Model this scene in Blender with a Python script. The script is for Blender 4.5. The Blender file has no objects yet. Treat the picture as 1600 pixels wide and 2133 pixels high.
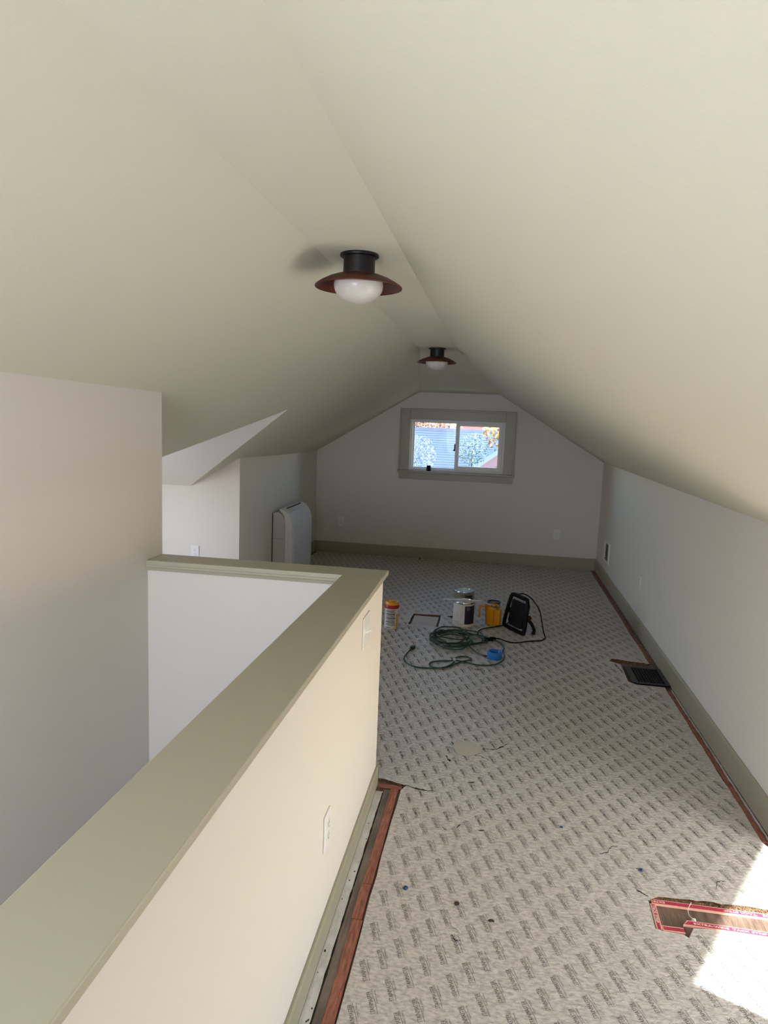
import bpy, bmesh, math, random
import numpy as np
from mathutils import Vector, Matrix
R = math.radians
random.seed(7); rng = np.random.default_rng(7)
SC = bpy.context.scene
COL = SC.collection

# ------------------------------------------------------------------ camera
YAW, PITCH, ROLL, FPX, CAMZ = 0.15729, 0.13313, 0.03892, 1439.5, 1.6
def make_camera():
    cy, sy, cp, sp = math.cos(YAW), math.sin(YAW), math.cos(PITCH), math.sin(PITCH)
    fwd = Vector((-sy * cp, cy * cp, -sp)); r0 = Vector((cy, sy, 0)); u0 = r0.cross(fwd)
    c, s = math.cos(ROLL), math.sin(ROLL)
    r = c * r0 + s * u0; u = -s * r0 + c * u0
    m = Matrix(((r.x, u.x, -fwd.x, 0), (r.y, u.y, -fwd.y, 0), (r.z, u.z, -fwd.z, CAMZ), (0, 0, 0, 1)))
    cam = bpy.data.cameras.new('camera'); o = bpy.data.objects.new('camera', cam); COL.objects.link(o)
    cam.sensor_fit = 'VERTICAL'; cam.sensor_height = 36; cam.sensor_width = 27
    cam.lens = FPX * 36 / 2133; cam.clip_start = .02; cam.clip_end = 200
    o.matrix_world = m; SC.camera = o
make_camera()

# ------------------------------------------------------------------ light and exposure
SUN_E, SKY_E = 36.0, 1.2
SUN_DIR = Vector((-.9, .43, -.578))              # direction the sunlight travels
W_BACK, W_RIGHT, W_LEFT = 57.0, 17.0, 11.0      # daylight at the back gable, right dormer and left dormer windows
world = bpy.data.worlds.new('world'); SC.world = world; world.use_nodes = True
wn = world.node_tree.nodes; wl = world.node_tree.links
sky = wn.new('ShaderNodeTexSky'); sky.sky_type = 'NISHITA'; sky.sun_disc = False
sky.sun_elevation = R(31); sky.sun_rotation = math.atan2(.9, -.43); sky.altitude = 100
wl.new(sky.outputs[0], wn['Background'].inputs[0]); wn['Background'].inputs[1].default_value = SKY_E
sl = bpy.data.lights.new('sun', 'SUN'); sl.energy = SUN_E; sl.angle = R(.6); sl.color = (1, .98, .96)
so = bpy.data.objects.new('sun', sl); COL.objects.link(so)
so.rotation_euler = SUN_DIR.to_track_quat('-Z', 'Y').to_euler()
def daylight(name, loc, direction, sx, sy, power, color):
    l = bpy.data.lights.new(name, 'AREA'); l.shape = 'RECTANGLE'; l.size = sx; l.size_y = sy; l.energy = power; l.color = color
    o = bpy.data.objects.new(name, l); COL.objects.link(o); o.location = loc
    o.rotation_euler = Vector(direction).to_track_quat('-Z', 'Z').to_euler()
daylight('daylight_back_window', (-.75, -.96, 1.25), (.1, .9, -.42), .95, .85, W_BACK, (.77, .83, 1))
daylight('daylight_right_dormer', (2.28, 1.52, .58), (-1, 0, .05), .85, .78, W_RIGHT, (.88, .90, 1))
daylight('daylight_left_dormer', (-3.22, 4.5, .75), (.95, 0, -.2), 1.0, .8, W_LEFT, (.85, .86, 1))
SC.view_settings.view_transform = 'Standard'; SC.view_settings.look = 'None'
SC.view_settings.gamma = 1; SC.view_settings.use_curve_mapping = False
SC.view_settings.exposure = 0

# ------------------------------------------------------------------ materials
def srgb(r, g, b):
    f = lambda c: (c / 255 / 12.92) if c / 255 <= .04045 else ((c / 255 + .055) / 1.055) ** 2.4
    return (f(r), f(g), f(b), 1)
M = {}
def mat(name, col, rough=.5, metal=0, spec=.5, bump=None, mottle=None, coat=0):
    """bump=(scale,strength[,stretch]) noise relief; mottle=(scale, colour2[,detail]) noise colour variation"""
    m = bpy.data.materials.new(name); m.use_nodes = True; M[name] = m
    nt = m.node_tree; N = nt.nodes; L = nt.links; b = N['Principled BSDF']
    b.inputs['Base Color'].default_value = col; b.inputs['Roughness'].default_value = rough
    b.inputs['Metallic'].default_value = metal; b.inputs['Specular IOR Level'].default_value = spec
    b.inputs['Coat Weight'].default_value = coat
    tc = N.new('ShaderNodeTexCoord')
    if mottle:
        mp = N.new('ShaderNodeMapping'); L.new(tc.outputs['Object'], mp.inputs[0])
        if len(mottle) > 2: mp.inputs['Scale'].default_value = mottle[2]
        n = N.new('ShaderNodeTexNoise'); n.inputs['Scale'].default_value = mottle[0]; n.inputs['Detail'].default_value = 4
        L.new(mp.outputs[0], n.inputs['Vector'])
        cr = N.new('ShaderNodeValToRGB'); cr.color_ramp.elements[0].position = .35; cr.color_ramp.elements[1].position = .68
        cr.color_ramp.elements[0].color = col; cr.color_ramp.elements[1].color = mottle[1]
        L.new(n.outputs[0], cr.inputs[0]); L.new(cr.outputs[0], b.inputs['Base Color'])
    if bump:
        mp2 = N.new('ShaderNodeMapping'); L.new(tc.outputs['Object'], mp2.inputs[0])
        if len(bump) > 2: mp2.inputs['Scale'].default_value = bump[2]
        n2 = N.new('ShaderNodeTexNoise'); n2.inputs['Scale'].default_value = bump[0]; n2.inputs['Detail'].default_value = 5
        L.new(mp2.outputs[0], n2.inputs['Vector'])
        bp = N.new('ShaderNodeBump'); bp.inputs['Strength'].default_value = bump[1]; bp.inputs['Distance'].default_value = .01
        L.new(n2.outputs[0], bp.inputs['Height']); L.new(bp.outputs[0], b.inputs['Normal'])
    return m
mat('wall_paint', srgb(219, 212, 202), .62, bump=(90, .05))
mat('ceiling_paint', srgb(217, 212, 190), .7, bump=(70, .05))
mat('trim_paint', srgb(176, 171, 150), .3, bump=(40, .03))
mat('trim_dark', srgb(158, 151, 130), .35, bump=(40, .03))
mat('vinyl', srgb(226, 224, 218), .35)
mat('plastic_white', srgb(232, 229, 226), .28)
mat('plastic_slot', srgb(40, 38, 36), .5)
mat('black_metal', srgb(13, 12, 12), .4, bump=(300, .04))
mat('black_plastic', srgb(8, 8, 8), .6, spec=.18, bump=(500, .05))
mat('dark_rubber', srgb(8, 8, 8), .65, spec=.18)
mat('walnut', srgb(92, 40, 22), .4, mottle=(14, srgb(56, 22, 12), (1, 1, 9)))
mat('opal_glass', srgb(212, 206, 196), .3)
mat('wood_subfloor', srgb(118, 96, 80), .6, bump=(30, .2, (8, 1, 1)), mottle=(9, srgb(84, 66, 55), (7, 1, 1)))
mat('painted_subfloor', srgb(228, 225, 220), .3, bump=(35, .35, (2, .6, 1)), mottle=(16, srgb(204, 199, 192)))
mat('grey_board', srgb(140, 126, 114), .4, bump=(30, .3, (6, 1, 1)), mottle=(9, srgb(104, 90, 80), (6, .8, 1)))
mat('pad_back', srgb(192, 184, 172), .7, bump=(120, .3))
mat('pale_patch', srgb(196, 188, 182), .6, mottle=(8, srgb(180, 172, 166)))
mat('tack_wood', srgb(168, 108, 86), .65, bump=(60, .25, (1, 6, 1)), mottle=(24, srgb(128, 72, 58), (.8, 6, 1)))
mat('tack_red', srgb(186, 52, 80), .55, mottle=(30, srgb(166, 42, 66)))
mat('tack_edge', srgb(226, 176, 152), .6)
mat('print_white', srgb(240, 220, 214), .6)
mat('foam_edge', srgb(132, 98, 62), .95, bump=(160, 1.0), mottle=(120, srgb(52, 36, 24)))
mat('print_grey', srgb(90, 85, 80), .55)
mat('steel', srgb(200, 200, 202), .16, 1.0)
mat('tin', srgb(150, 142, 122), .35, .35)
mat('can_white', srgb(214, 208, 202), .45)
mat('can_navy', srgb(30, 28, 48), .4)
mat('can_brown', srgb(70, 50, 40), .35)
mat('label_ink', srgb(120, 114, 112), .6)
mat('label_ink_dark', srgb(60, 56, 56), .6)
mat('yellow_plastic', srgb(226, 150, 14), .38)
mat('lid_yellow', srgb(222, 152, 22), .35)
mat('band_red', srgb(168, 20, 26), .4)
mat('navy_plastic', srgb(30, 32, 60), .4)
mat('grey_plastic', srgb(120, 118, 122), .4)
mat('lilac_plastic', srgb(198, 176, 190), .3)
mat('stick_white', srgb(226, 222, 216), .5)
mat('stick_wood', srgb(214, 190, 150), .6)
mat('green_cord', srgb(24, 62, 44), .42)
mat('green_plug', srgb(20, 50, 36), .45)
mat('blue_tape', srgb(30, 112, 190), .55, bump=(60, .1, (1, 1, 12)))
mat('paper_core', srgb(178, 168, 152), .8)
mat('blue_scrap', srgb(24, 62, 110), .6)
mat('crumb', srgb(66, 50, 38), .9)
mat('thread', srgb(226, 222, 214), .7)
mat('flake', srgb(214, 210, 204), .5)
mat('tear_dark', srgb(34, 26, 20), .95)
mat('red_light', srgb(120, 24, 22), .4)
mat('ac_white', srgb(222, 221, 220), .3)
mat('ac_side', srgb(204, 198, 194), .4)
mat('stair_wood', srgb(150, 120, 90), .5, mottle=(10, srgb(120, 90, 64), (1, 8, 1)))
mat('shingle', srgb(58, 72, 100), .85, bump=(60, .5), mottle=(1.8, srgb(52, 66, 95), (1, .3, 1)))
mat('shingle_pale', srgb(70, 78, 94), .85, mottle=(5, srgb(60, 70, 88)))
mat('brick_pink', srgb(92, 74, 82), .85, mottle=(4, srgb(82, 70, 82)))
mat('fascia', srgb(84, 98, 126), .6)
mat('house_red', srgb(112, 70, 66), .8)
mat('bark', srgb(92, 84, 78), .9)
mat('twig', srgb(78, 92, 120), .9)
mat('leaf_yellow', srgb(118, 90, 24), .7, mottle=(3, srgb(112, 72, 34)))
mat('leaf_green', srgb(58, 86, 76), .7, mottle=(3, srgb(70, 96, 84)))
mat('leaf_red', srgb(110, 72, 60), .7, mottle=(3, srgb(118, 104, 84)))
mat('lawn', srgb(90, 104, 76), .95, mottle=(3, srgb(74, 88, 60)))
def glass_mat():
    m = bpy.data.materials.new('window_glass'); m.use_nodes = True; M['glass'] = m
    N = m.node_tree.nodes; L = m.node_tree.links; N.remove(N['Principled BSDF'])
    t = N.new('ShaderNodeBsdfTransparent'); t.inputs[0].default_value = (.93, .96, .97, 1)
    g = N.new('ShaderNodeBsdfGlossy'); g.inputs['Roughness'].default_value = .02
    f = N.new('ShaderNodeFresnel'); f.inputs[0].default_value = 1.12
    x = N.new('ShaderNodeMixShader'); L.new(f.outputs[0], x.inputs[0]); L.new(t.outputs[0], x.inputs[1]); L.new(g.outputs[0], x.inputs[2])
    L.new(x.outputs[0], N['Material Output'].inputs[0])
glass_mat()
def pad_mat():
    m = mat('pad', srgb(170, 162, 151), .38, spec=.45)
    nt = m.node_tree; N = nt.nodes; L = nt.links; b = N['Principled BSDF']
    tc = N.new('ShaderNodeTexCoord')
    mp = N.new('ShaderNodeMapping'); mp.inputs['Scale'].default_value = (.55, 1, 1); L.new(tc.outputs['Object'], mp.inputs[0])
    n1 = N.new('ShaderNodeTexNoise'); n1.inputs['Scale'].default_value = 95; n1.inputs['Detail'].default_value = 3; L.new(mp.outputs[0], n1.inputs[0])
    r1 = N.new('ShaderNodeValToRGB'); e = r1.color_ramp.elements
    e[0].position = .3; e[0].color = srgb(168, 161, 154); e[1].position = .62; e[1].color = srgb(208, 200, 191)
    L.new(n1.outputs[0], r1.inputs[0])
    v = N.new('ShaderNodeTexVoronoi'); v.inputs['Scale'].default_value = 210; L.new(mp.outputs[0], v.inputs[0])
    sep = N.new('ShaderNodeSeparateColor'); L.new(v.outputs['Color'], sep.inputs[0])
    g1 = N.new('ShaderNodeMath'); g1.operation = 'GREATER_THAN'; g1.inputs[1].default_value = .86; L.new(sep.outputs[0], g1.inputs[0])
    g2 = N.new('ShaderNodeMath'); g2.operation = 'LESS_THAN'; g2.inputs[1].default_value = .32; L.new(v.outputs['Distance'], g2.inputs[0])
    g3 = N.new('ShaderNodeMath'); g3.operation = 'MULTIPLY'; L.new(g1.outputs[0], g3.inputs[0]); L.new(g2.outputs[0], g3.inputs[1])
    mx = N.new('ShaderNodeMix'); mx.data_type = 'RGBA'; L.new(g3.outputs[0], mx.inputs['Factor']); L.new(r1.outputs[0], mx.inputs['A'])
    mx.inputs['B'].default_value = srgb(216, 208, 194)
    L.new(mx.outputs['Result'], b.inputs['Base Color'])
    mp2 = N.new('ShaderNodeMapping'); mp2.inputs['Scale'].default_value = (.55, 1, 1); mp2.inputs['Rotation'].default_value = (0, 0, R(8)); L.new(tc.outputs['Object'], mp2.inputs[0])
    n2 = N.new('ShaderNodeTexNoise'); n2.inputs['Scale'].default_value = 150; n2.inputs['Detail'].default_value = 3; L.new(mp2.outputs[0], n2.inputs[0])
    bp = N.new('ShaderNodeBump'); bp.inputs['Strength'].default_value = .6; bp.inputs['Distance'].default_value = .005
    L.new(n2.outputs[0], bp.inputs['Height']); L.new(bp.outputs[0], b.inputs['Normal'])
pad_mat()

# ------------------------------------------------------------------ mesh helpers
class MB:
    def __init__(s): s.v = []; s.f = []; s.mi = []; s.k = 0
    def add(s, vs, fs):
        o = len(s.v); s.v += [tuple(p) for p in vs]; s.f += [tuple(i + o for i in f) for f in fs]; s.mi += [s.k] * len(fs); return s
    def box(s, x0, y0, z0, x1, y1, z1, mtx=None):
        p = [(x, y, z) for z in (z0, z1) for y in (y0, y1) for x in (x0, x1)]
        if mtx: p = [tuple(mtx @ Vector(q)) for q in p]
        return s.add(p, [(0, 2, 3, 1), (4, 5, 7, 6), (0, 1, 5, 4), (2, 6, 7, 3), (0, 4, 6, 2), (1, 3, 7, 5)])
    def prism(s, poly, a, b, axis=2):
        """polygon extruded along an axis from a to b (poly in the other two coordinates)"""
        def P(q, t):
            return (q[0], q[1], t) if axis == 2 else ((q[0], t, q[1]) if axis == 1 else (t, q[0], q[1]))
        n = len(poly)
        return s.add([P(q, a) for q in poly] + [P(q, b) for q in poly],
                     [tuple(range(n))[::-1], tuple(range(n, 2 * n))] + [(i, (i + 1) % n, n + (i + 1) % n, n + i) for i in range(n)])
    def lathe(s, prof, n=32, c=(0, 0, 0), mtx=None, closed=False):
        vs = []; fs = []
        for r, z in prof:
            for i in range(n):
                a = 2 * math.pi * i / n; p = Vector((r * math.cos(a), r * math.sin(a), z))
                if mtx: p = mtx @ p
                vs.append((p.x + c[0], p.y + c[1], p.z + c[2]))
        m = len(prof)
        for j in range(m if closed else m - 1):
            k = (j + 1) % m
            for i in range(n):
                fs.append((j * n + i, j * n + (i + 1) % n, k * n + (i + 1) % n, k * n + i))
        if not closed:
            if prof[0][0] > 1e-5: fs.append(tuple(range(n))[::-1])
            if prof[-1][0] > 1e-5: fs.append(tuple(range((m - 1) * n, m * n)))
        return s.add(vs, fs)
    def tube(s, pts, r, n=8, caps=True, closed=False):
        pts = [Vector(p) for p in pts]; m = len(pts); vs = []; fs = []
        up = Vector((0, 0, 1)); prev = None
        for i, p in enumerate(pts):
            a = pts[(i - 1) % m] if (closed or i) else p; b = pts[(i + 1) % m] if (closed or i < m - 1) else p
            d = (b - a).normalized()
            x = d.cross(up)
            if x.length < .05: x = prev if prev else d.cross(Vector((0, 1, 0)))
            x = (x - d * x.dot(d)).normalized(); y = x.cross(d)
            if prev and x.dot(prev) < 0: x = -x; y = -y
            prev = x
            rr = r[i] if isinstance(r, (list, tuple)) else r
            for k in range(n):
                t = 2 * math.pi * k / n; vs.append(p + rr * (math.cos(t) * x + math.sin(t) * y))
        for i in range(m if closed else m - 1):
            j = (i + 1) % m
            for k in range(n): fs.append((i * n + k, i * n + (k + 1) % n, j * n + (k + 1) % n, j * n + k))
        if caps and not closed: fs += [tuple(range(n))[::-1], tuple(range((m - 1) * n, m * n))]
        return s.add(vs, fs)
def spline(pts, k=8, closed=False):
    P = [np.array(p, float) for p in pts]; n = len(P); out = []
    for i in range(n if closed else n - 1):
        p0 = P[(i - 1) % n] if (closed or i) else P[0]; p1 = P[i]; p2 = P[(i + 1) % n]; p3 = P[(i + 2) % n] if (closed or i + 2 < n) else P[-1]
        for j in range(k):
            t = j / k
            out.append(.5 * (2 * p1 + (p2 - p0) * t + (2 * p0 - 5 * p1 + 4 * p2 - p3) * t * t + (3 * p1 - p0 - 3 * p2 + p3) * t ** 3))
    if not closed: out.append(P[-1])
    return [tuple(p) for p in out]
def obj(name, mb, mats, parent=None, smooth=False, bevel=0, label=None):
    me = bpy.data.meshes.new(name)
    if isinstance(mb, MB):
        me.from_pydata(mb.v, [], mb.f)
        bm = bmesh.new(); bm.from_mesh(me)
        for f, i in zip(bm.faces, mb.mi): f.material_index = i
        bmesh.ops.recalc_face_normals(bm, faces=bm.faces); bm.to_mesh(me); bm.free()
    else:
        mb.to_mesh(me); mb.free()
    for m in (mats if isinstance(mats, (list, tuple)) else [mats]): me.materials.append(M[m])
    o = bpy.data.objects.new(name, me); COL.objects.link(o)
    if parent: o.parent = parent
    if smooth:
        for p in me.polygons: p.use_smooth = True
        me.set_sharp_from_angle(angle=R(40))
    if bevel:
        b = o.modifiers.new('bevel', 'BEVEL'); b.width = bevel; b.segments = 2; b.limit_method = 'ANGLE'; b.angle_limit = R(35)
    if label: o['label'] = label
    return o
def tag(o, label, cat, group=None):
    o['label'] = label; o['category'] = cat
    if group: o['group'] = group
    return o
def thing(name, label, cat, loc=(0, 0, 0), rz=0, group=None):
    o = bpy.data.objects.new(name, None); COL.objects.link(o); o.empty_display_size = .05
    o.location = loc; o.rotation_euler = (0, 0, rz); return tag(o, label, cat, group)
def struct(o): o['kind'] = 'structure'; return o
def stuff(o): o['kind'] = 'stuff'; return o
def solid(o, t, off=-1):
    m = o.modifiers.new('solid', 'SOLIDIFY'); m.thickness = t; m.offset = off; return o
def bx(*a): return MB().box(*a)
def fill(outlines, to3d):
    """flat polygon with holes, triangulated; to3d maps (u,v) to a point"""
    bm = bmesh.new(); E = []
    for ol in outlines:
        vs = [bm.verts.new(to3d(*p)) for p in ol]
        E += [bm.edges.new((vs[i], vs[(i + 1) % len(vs)])) for i in range(len(vs))]
    bmesh.ops.triangle_fill(bm, use_beauty=True, use_dissolve=False, edges=E)
    return bm
def extrude_sheet(bm, vec, side_mat=0):
    top = list(bm.faces)
    g = bmesh.ops.extrude_face_region(bm, geom=top, use_keep_orig=True)
    bmesh.ops.translate(bm, verts=[e for e in g['geom'] if isinstance(e, bmesh.types.BMVert)], vec=vec)
    bmesh.ops.recalc_face_normals(bm, faces=bm.faces)
    for f in bm.faces:
        if abs(f.normal.normalized().dot(Vector(vec).normalized())) < .5: f.material_index = side_mat
    return bm

# ------------------------------------------------------------------ room shape
D, XL, XR, BACK = 7.939, -2.0856, 1.1789, -1.05
ZF, XFL, XFR, YH = 2.117, -.588, -.324, 5.1
HKR, HKL, HIPZ = 1.218, 1.2083, 1.923
XW, YW = -1.45, 2.849                       # stair wall on the left and where it ends
YD = 5.4518                                 # far cheek of the left dormer
def zL(x, y):
    d = max(D - y, 0)
    k = -.00305 * d + .00623 * d * d if d < 5.09 else .146 + (d - 5.09) * .03
    zk = HKL + k; return zk + (ZF - zk) * (x - XL) / (XFL - XL)
def zR(x, y): return HKR + (ZF - HKR) * (XR - x) / (XR - XFR)
def slope(name, x0, x1, y0, y1, zf, cuts, keep):
    """sloping ceiling sheet over a plan rectangle, split along cut lines, faces kept by plan test"""
    nx = 12; ny = int((y1 - y0) / .25); bm = bmesh.new()
    g = [[bm.verts.new((x0 + (x1 - x0) * i / nx, y0 + (y1 - y0) * j / ny, 0)) for i in range(nx + 1)] for j in range(ny + 1)]
    for j in range(ny):
        for i in range(nx): bm.faces.new((g[j][i], g[j][i + 1], g[j + 1][i + 1], g[j + 1][i]))
    for (ax, ay, bx_, by) in cuts:
        d = Vector((bx_ - ax, by - ay, 0)); nrm = Vector((d.y, -d.x, 0)).normalized()
        bmesh.ops.bisect_plane(bm, geom=list(bm.verts) + list(bm.edges) + list(bm.faces), plane_co=(ax, ay, 0), plane_no=nrm, dist=1e-5)
    bmesh.ops.delete(bm, geom=[f for f in bm.faces if not keep(*f.calc_center_median()[:2])], context='FACES')
    bmesh.ops.delete(bm, geom=[v for v in bm.verts if not v.link_faces], context='VERTS')
    for v in bm.verts: v.co.z = zf(v.co.x, v.co.y)
    bmesh.ops.recalc_face_normals(bm, faces=bm.faces)
    if sum(f.normal.z for f in bm.faces) > 0: bmesh.ops.reverse_faces(bm, faces=bm.faces)
    o = obj(name, bm, 'ceiling_paint'); solid(o, .09); return struct(o)
# left dormer
AL = (-1.4248, 4.6146); ZA = zL(*AL); BL = (-2.5231, YD); ZBL = zL(*BL); NL = (-2.042, 4.0157)
nsl = (AL[1] - NL[1]) / (AL[0] - NL[0]); NY = AL[1] - nsl * (AL[0] - BL[0]); ZNL = zL(BL[0], NY)
XOL = -3.3
def keepL(x, y):
    if y > YH and (x - XFL) * (D - YH) - (-.9034 - XFL) * (y - YH) > 0: return False
    if x > XFL: return False
    if y < YW: return x > XW - .06
    if y > YD or y < NY: return x > XL
    if x >= AL[0]: return True
    yf = AL[1] + (AL[0] - x) * (YD - AL[1]) / (AL[0] - BL[0]); yn = AL[1] - nsl * (AL[0] - x)
    return (y > yf or y < yn) and x > BL[0]
slope('ceiling_slope_left', BL[0] - .1, XFL, BACK - .06, D + .06, zL,
      [(XFL, YH, -.9034, D), (XFL, BACK, XFL, D), (XW - .06, 0, XW - .06, 1), (XL, 0, XL, 1), (0, YW, 1, YW), (0, YD, 1, YD), (0, NY, 1, NY),
       (AL[0], AL[1], BL[0], BL[1]), (AL[0], AL[1], BL[0], NY), (BL[0], 0, BL[0], 1)], keepL)
# right dormer
A2 = (.55, 1.43); ZA2 = zR(*A2); ZE2 = .95; XE2 = XR + (HKR - ZE2) * (XR - XFR) / (ZF - HKR); Y2a, Y2b, XO2 = .68, 2.72, 2.35
def keepR(x, y):
    if y > YH and (x - XFR) * (D - YH) - (.009 - XFR) * (y - YH) < 0: return False
    if x < XFR: return False
    if y > Y2b or y < Y2a: return x < XR
    if x <= A2[0]: return True
    t = (x - A2[0]) / (XE2 - A2[0])
    return (y > A2[1] + t * (Y2b - A2[1]) or y < A2[1] + t * (Y2a - A2[1])) and x < XE2
slope('ceiling_slope_right', XFR - .05, XE2 + .05, BACK - .06, D + .06, zR,
      [(XFR, YH, .009, D), (XFR, BACK, XFR, D), (XR, 0, XR, 1), (0, Y2a, 1, Y2a), (0, Y2b, 1, Y2b), (A2[0], A2[1], XE2, Y2b), (A2[0], A2[1], XE2, Y2a), (XE2, 0, XE2, 1)], keepR)
# the flat strip at the ridge and the hipped end
def sheet(name, pts, m, t=.08, down=True):
    s = MB().add(pts, [tuple(range(len(pts)))])
    me = bpy.data.meshes.new(name); me.from_pydata(s.v, [], s.f); me.materials.append(M[m])
    o = bpy.data.objects.new(name, me); COL.objects.link(o); return o
def facing(o, d):
    me = o.data
    if me.polygons[0].normal.dot(Vector(d)) < 0: me.flip_normals()
    return o
c = facing(sheet('ceiling', [(XFL, BACK, ZF), (XFR, BACK, ZF), (XFR, YH, ZF), (XFL, YH, ZF)], 'ceiling_paint'), (0, 0, -1)); struct(solid(c, .08))
c = facing(sheet('ceiling_hip', [(XFL, YH, ZF), (XFR, YH, ZF), (.009 + .007, D + .06, HIPZ - .004), (-.9034 - .007, D + .06, HIPZ - .004)], 'ceiling_paint'), (0, 0, -1)); struct(solid(c, .08))
# left dormer ceilings and cheeks
for nm, pts in (('ceiling_dormer_left', [(AL[0], AL[1], ZA), (BL[0], BL[1], ZBL), (XOL, YD, ZBL), (XOL, AL[1], ZA)]),
                ('ceiling_dormer_left', [(AL[0], AL[1], ZA), (BL[0], NY, ZNL), (XOL, NY, ZNL), (XOL, AL[1], ZA)])):
    struct(solid(facing(sheet(nm, pts, 'wall_paint'), (0, 0, -1)), .06))
struct(obj('wall_dormer_left_far', MB().prism([(XL, -.02), (XL, zL(XL, YD)), (BL[0], ZBL + .03), (XOL - .1, ZBL + .03), (XOL - .1, -.02)], YD, YD + .1, 1), 'wall_paint'))
struct(obj('wall_dormer_left_near', MB().prism([(XL, -.02), (XL, zL(XL, NY)), (BL[0], ZNL), (XOL - .1, ZNL), (XOL - .1, -.02)], NY - .1, NY, 1), 'wall_paint'))
# right dormer ceilings and cheeks
for y in (Y2a, Y2b):
    struct(solid(facing(sheet('ceiling_dormer_right', [(A2[0], A2[1], ZA2), (XE2, y, ZE2), (XO2, y, ZE2), (XO2, A2[1], ZA2)], 'ceiling_paint'), (0, 0, -1)), .06))
for nm, y0, y1 in (('wall_dormer_right_near', Y2a - .1, Y2a), ('wall_dormer_right_far', Y2b, Y2b + .1)):
    struct(obj(nm, MB().prism([(XR, -.02), (XR, HKR), (XE2, ZE2), (XO2 + .1, ZE2), (XO2 + .1, -.02)], y0, y1, 1), 'wall_paint'))
# gable walls of the dormers with window openings
WL = (3.98, 5.02, .35, 1.15); WR2 = (1.05, 2.35, .15, 1.20); WR2Z = .8165   # unseen right dormer window, its head sloped to slant the floor sun patch's edge
def wall_holes(name, outline, holes, to3d, vec):
    return struct(obj(name, extrude_sheet(fill([outline] + holes, to3d), vec), 'wall_paint'))
rect = lambda a, b, c_, d: [(a, c_), (b, c_), (b, d), (a, d)]
wall_holes('wall_dormer_left_end', [(NY, -.02), (YD, -.02), (YD, ZBL + .02), (AL[1], ZA + .05), (NY, ZNL + .02)], [rect(*WL)], lambda u, w: (XOL, u, w), (-.12, 0, 0))
wall_holes('wall_dormer_right_end', [(Y2a, -.02), (Y2b, -.02), (Y2b, ZE2 + .02), (A2[1], ZA2 + .05), (Y2a, ZE2 + .02)], [[(WR2[0], WR2[2]), (WR2[1], WR2[2]), (WR2[1], WR2Z), (WR2[0], WR2[3])]], lambda u, w: (XO2, u, w), (.12, 0, 0))
# end wall and back wall
WX0, WX1, WZ0, WZ1 = -.995, .090, 1.032, 1.622
wall_holes('wall_end', [(XL, -.02), (XR, -.02), (XR, HKR + .04), (.009, HIPZ + .04), (-.9034, HIPZ + .04), (XL, HKL + .04)], [rect(WX0, WX1, WZ0, WZ1)], lambda u, w: (u, D, w), (0, .16, 0))
WB = (-1.25, -.25, .80, 1.70)
wall_holes('wall_back', [(XW - .12, -2.4), (XR, -2.4), (XR, HKR), (XFR, ZF), (XFL, ZF), (XW - .12, zL(XW - .12, BACK))], [rect(*WB)], lambda u, w: (u, BACK, w), (0, -.12, 0))
# knee walls
struct(obj('wall_right', bx(XR, Y2b + .1, -.02, XR + .1, D + .1, HKR + .0), 'wall_paint'))
struct(obj('wall_right_near', bx(XR, BACK, -.02, XR + .1, Y2a - .1, HKR), 'wall_paint'))
struct(obj('wall_left', MB().prism([(YD + .1, -.02), (D + .1, -.02), (D + .1, HKL), (YD + .1, zL(XL, YD + .1))], XL - .1, XL, 0), 'wall_paint'))
struct(obj('wall_left_short', MB().prism([(YW + .0, -.02), (NY - .1, -.02), (NY - .1, zL(XL, NY)), (YW, zL(XL, YW))], XL - .1, XL, 0), 'wall_paint'))
struct(obj('wall_stair', MB().prism([(BACK, -2.4), (YW, -2.4), (YW, zL(XW, YW) + .02), (BACK, zL(XW, BACK) + .02)], XW - .12, XW, 0), 'wall_paint'))
struct(obj('wall_stair_return', bx(XL - .1, YW - .1, -.02, XW - .12, YW, zL(XL, YW) + .0), 'wall_paint'))
struct(obj('wall_stair_top', MB().prism([(XL - .1, zL(XL, YW)), (XW - .12, zL(XL, YW)), (XW - .12, zL(XW - .12, YW)), (XL - .1, zL(XL - .1, YW))], YW - .1, YW, 1), 'wall_paint'))
# floor with the stair opening
CX0, CX1, CY0, CY1, CZ = -.592, -.421, 2.697, 2.845, .966
fl = fill([[(XOL - .1, BACK), (XO2 + .1, BACK), (XO2 + .1, D + .1), (XOL - .1, D + .1)], [(XW - .05, -.4), (CX1 - .02, -.4), (CX1 - .02, CY1 - .018), (XW - .05, CY1 - .018)]], lambda u, w: (u, w, -.001))
struct(obj('floor', extrude_sheet(fl, (0, 0, -.2)), 'wood_subfloor'))
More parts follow.
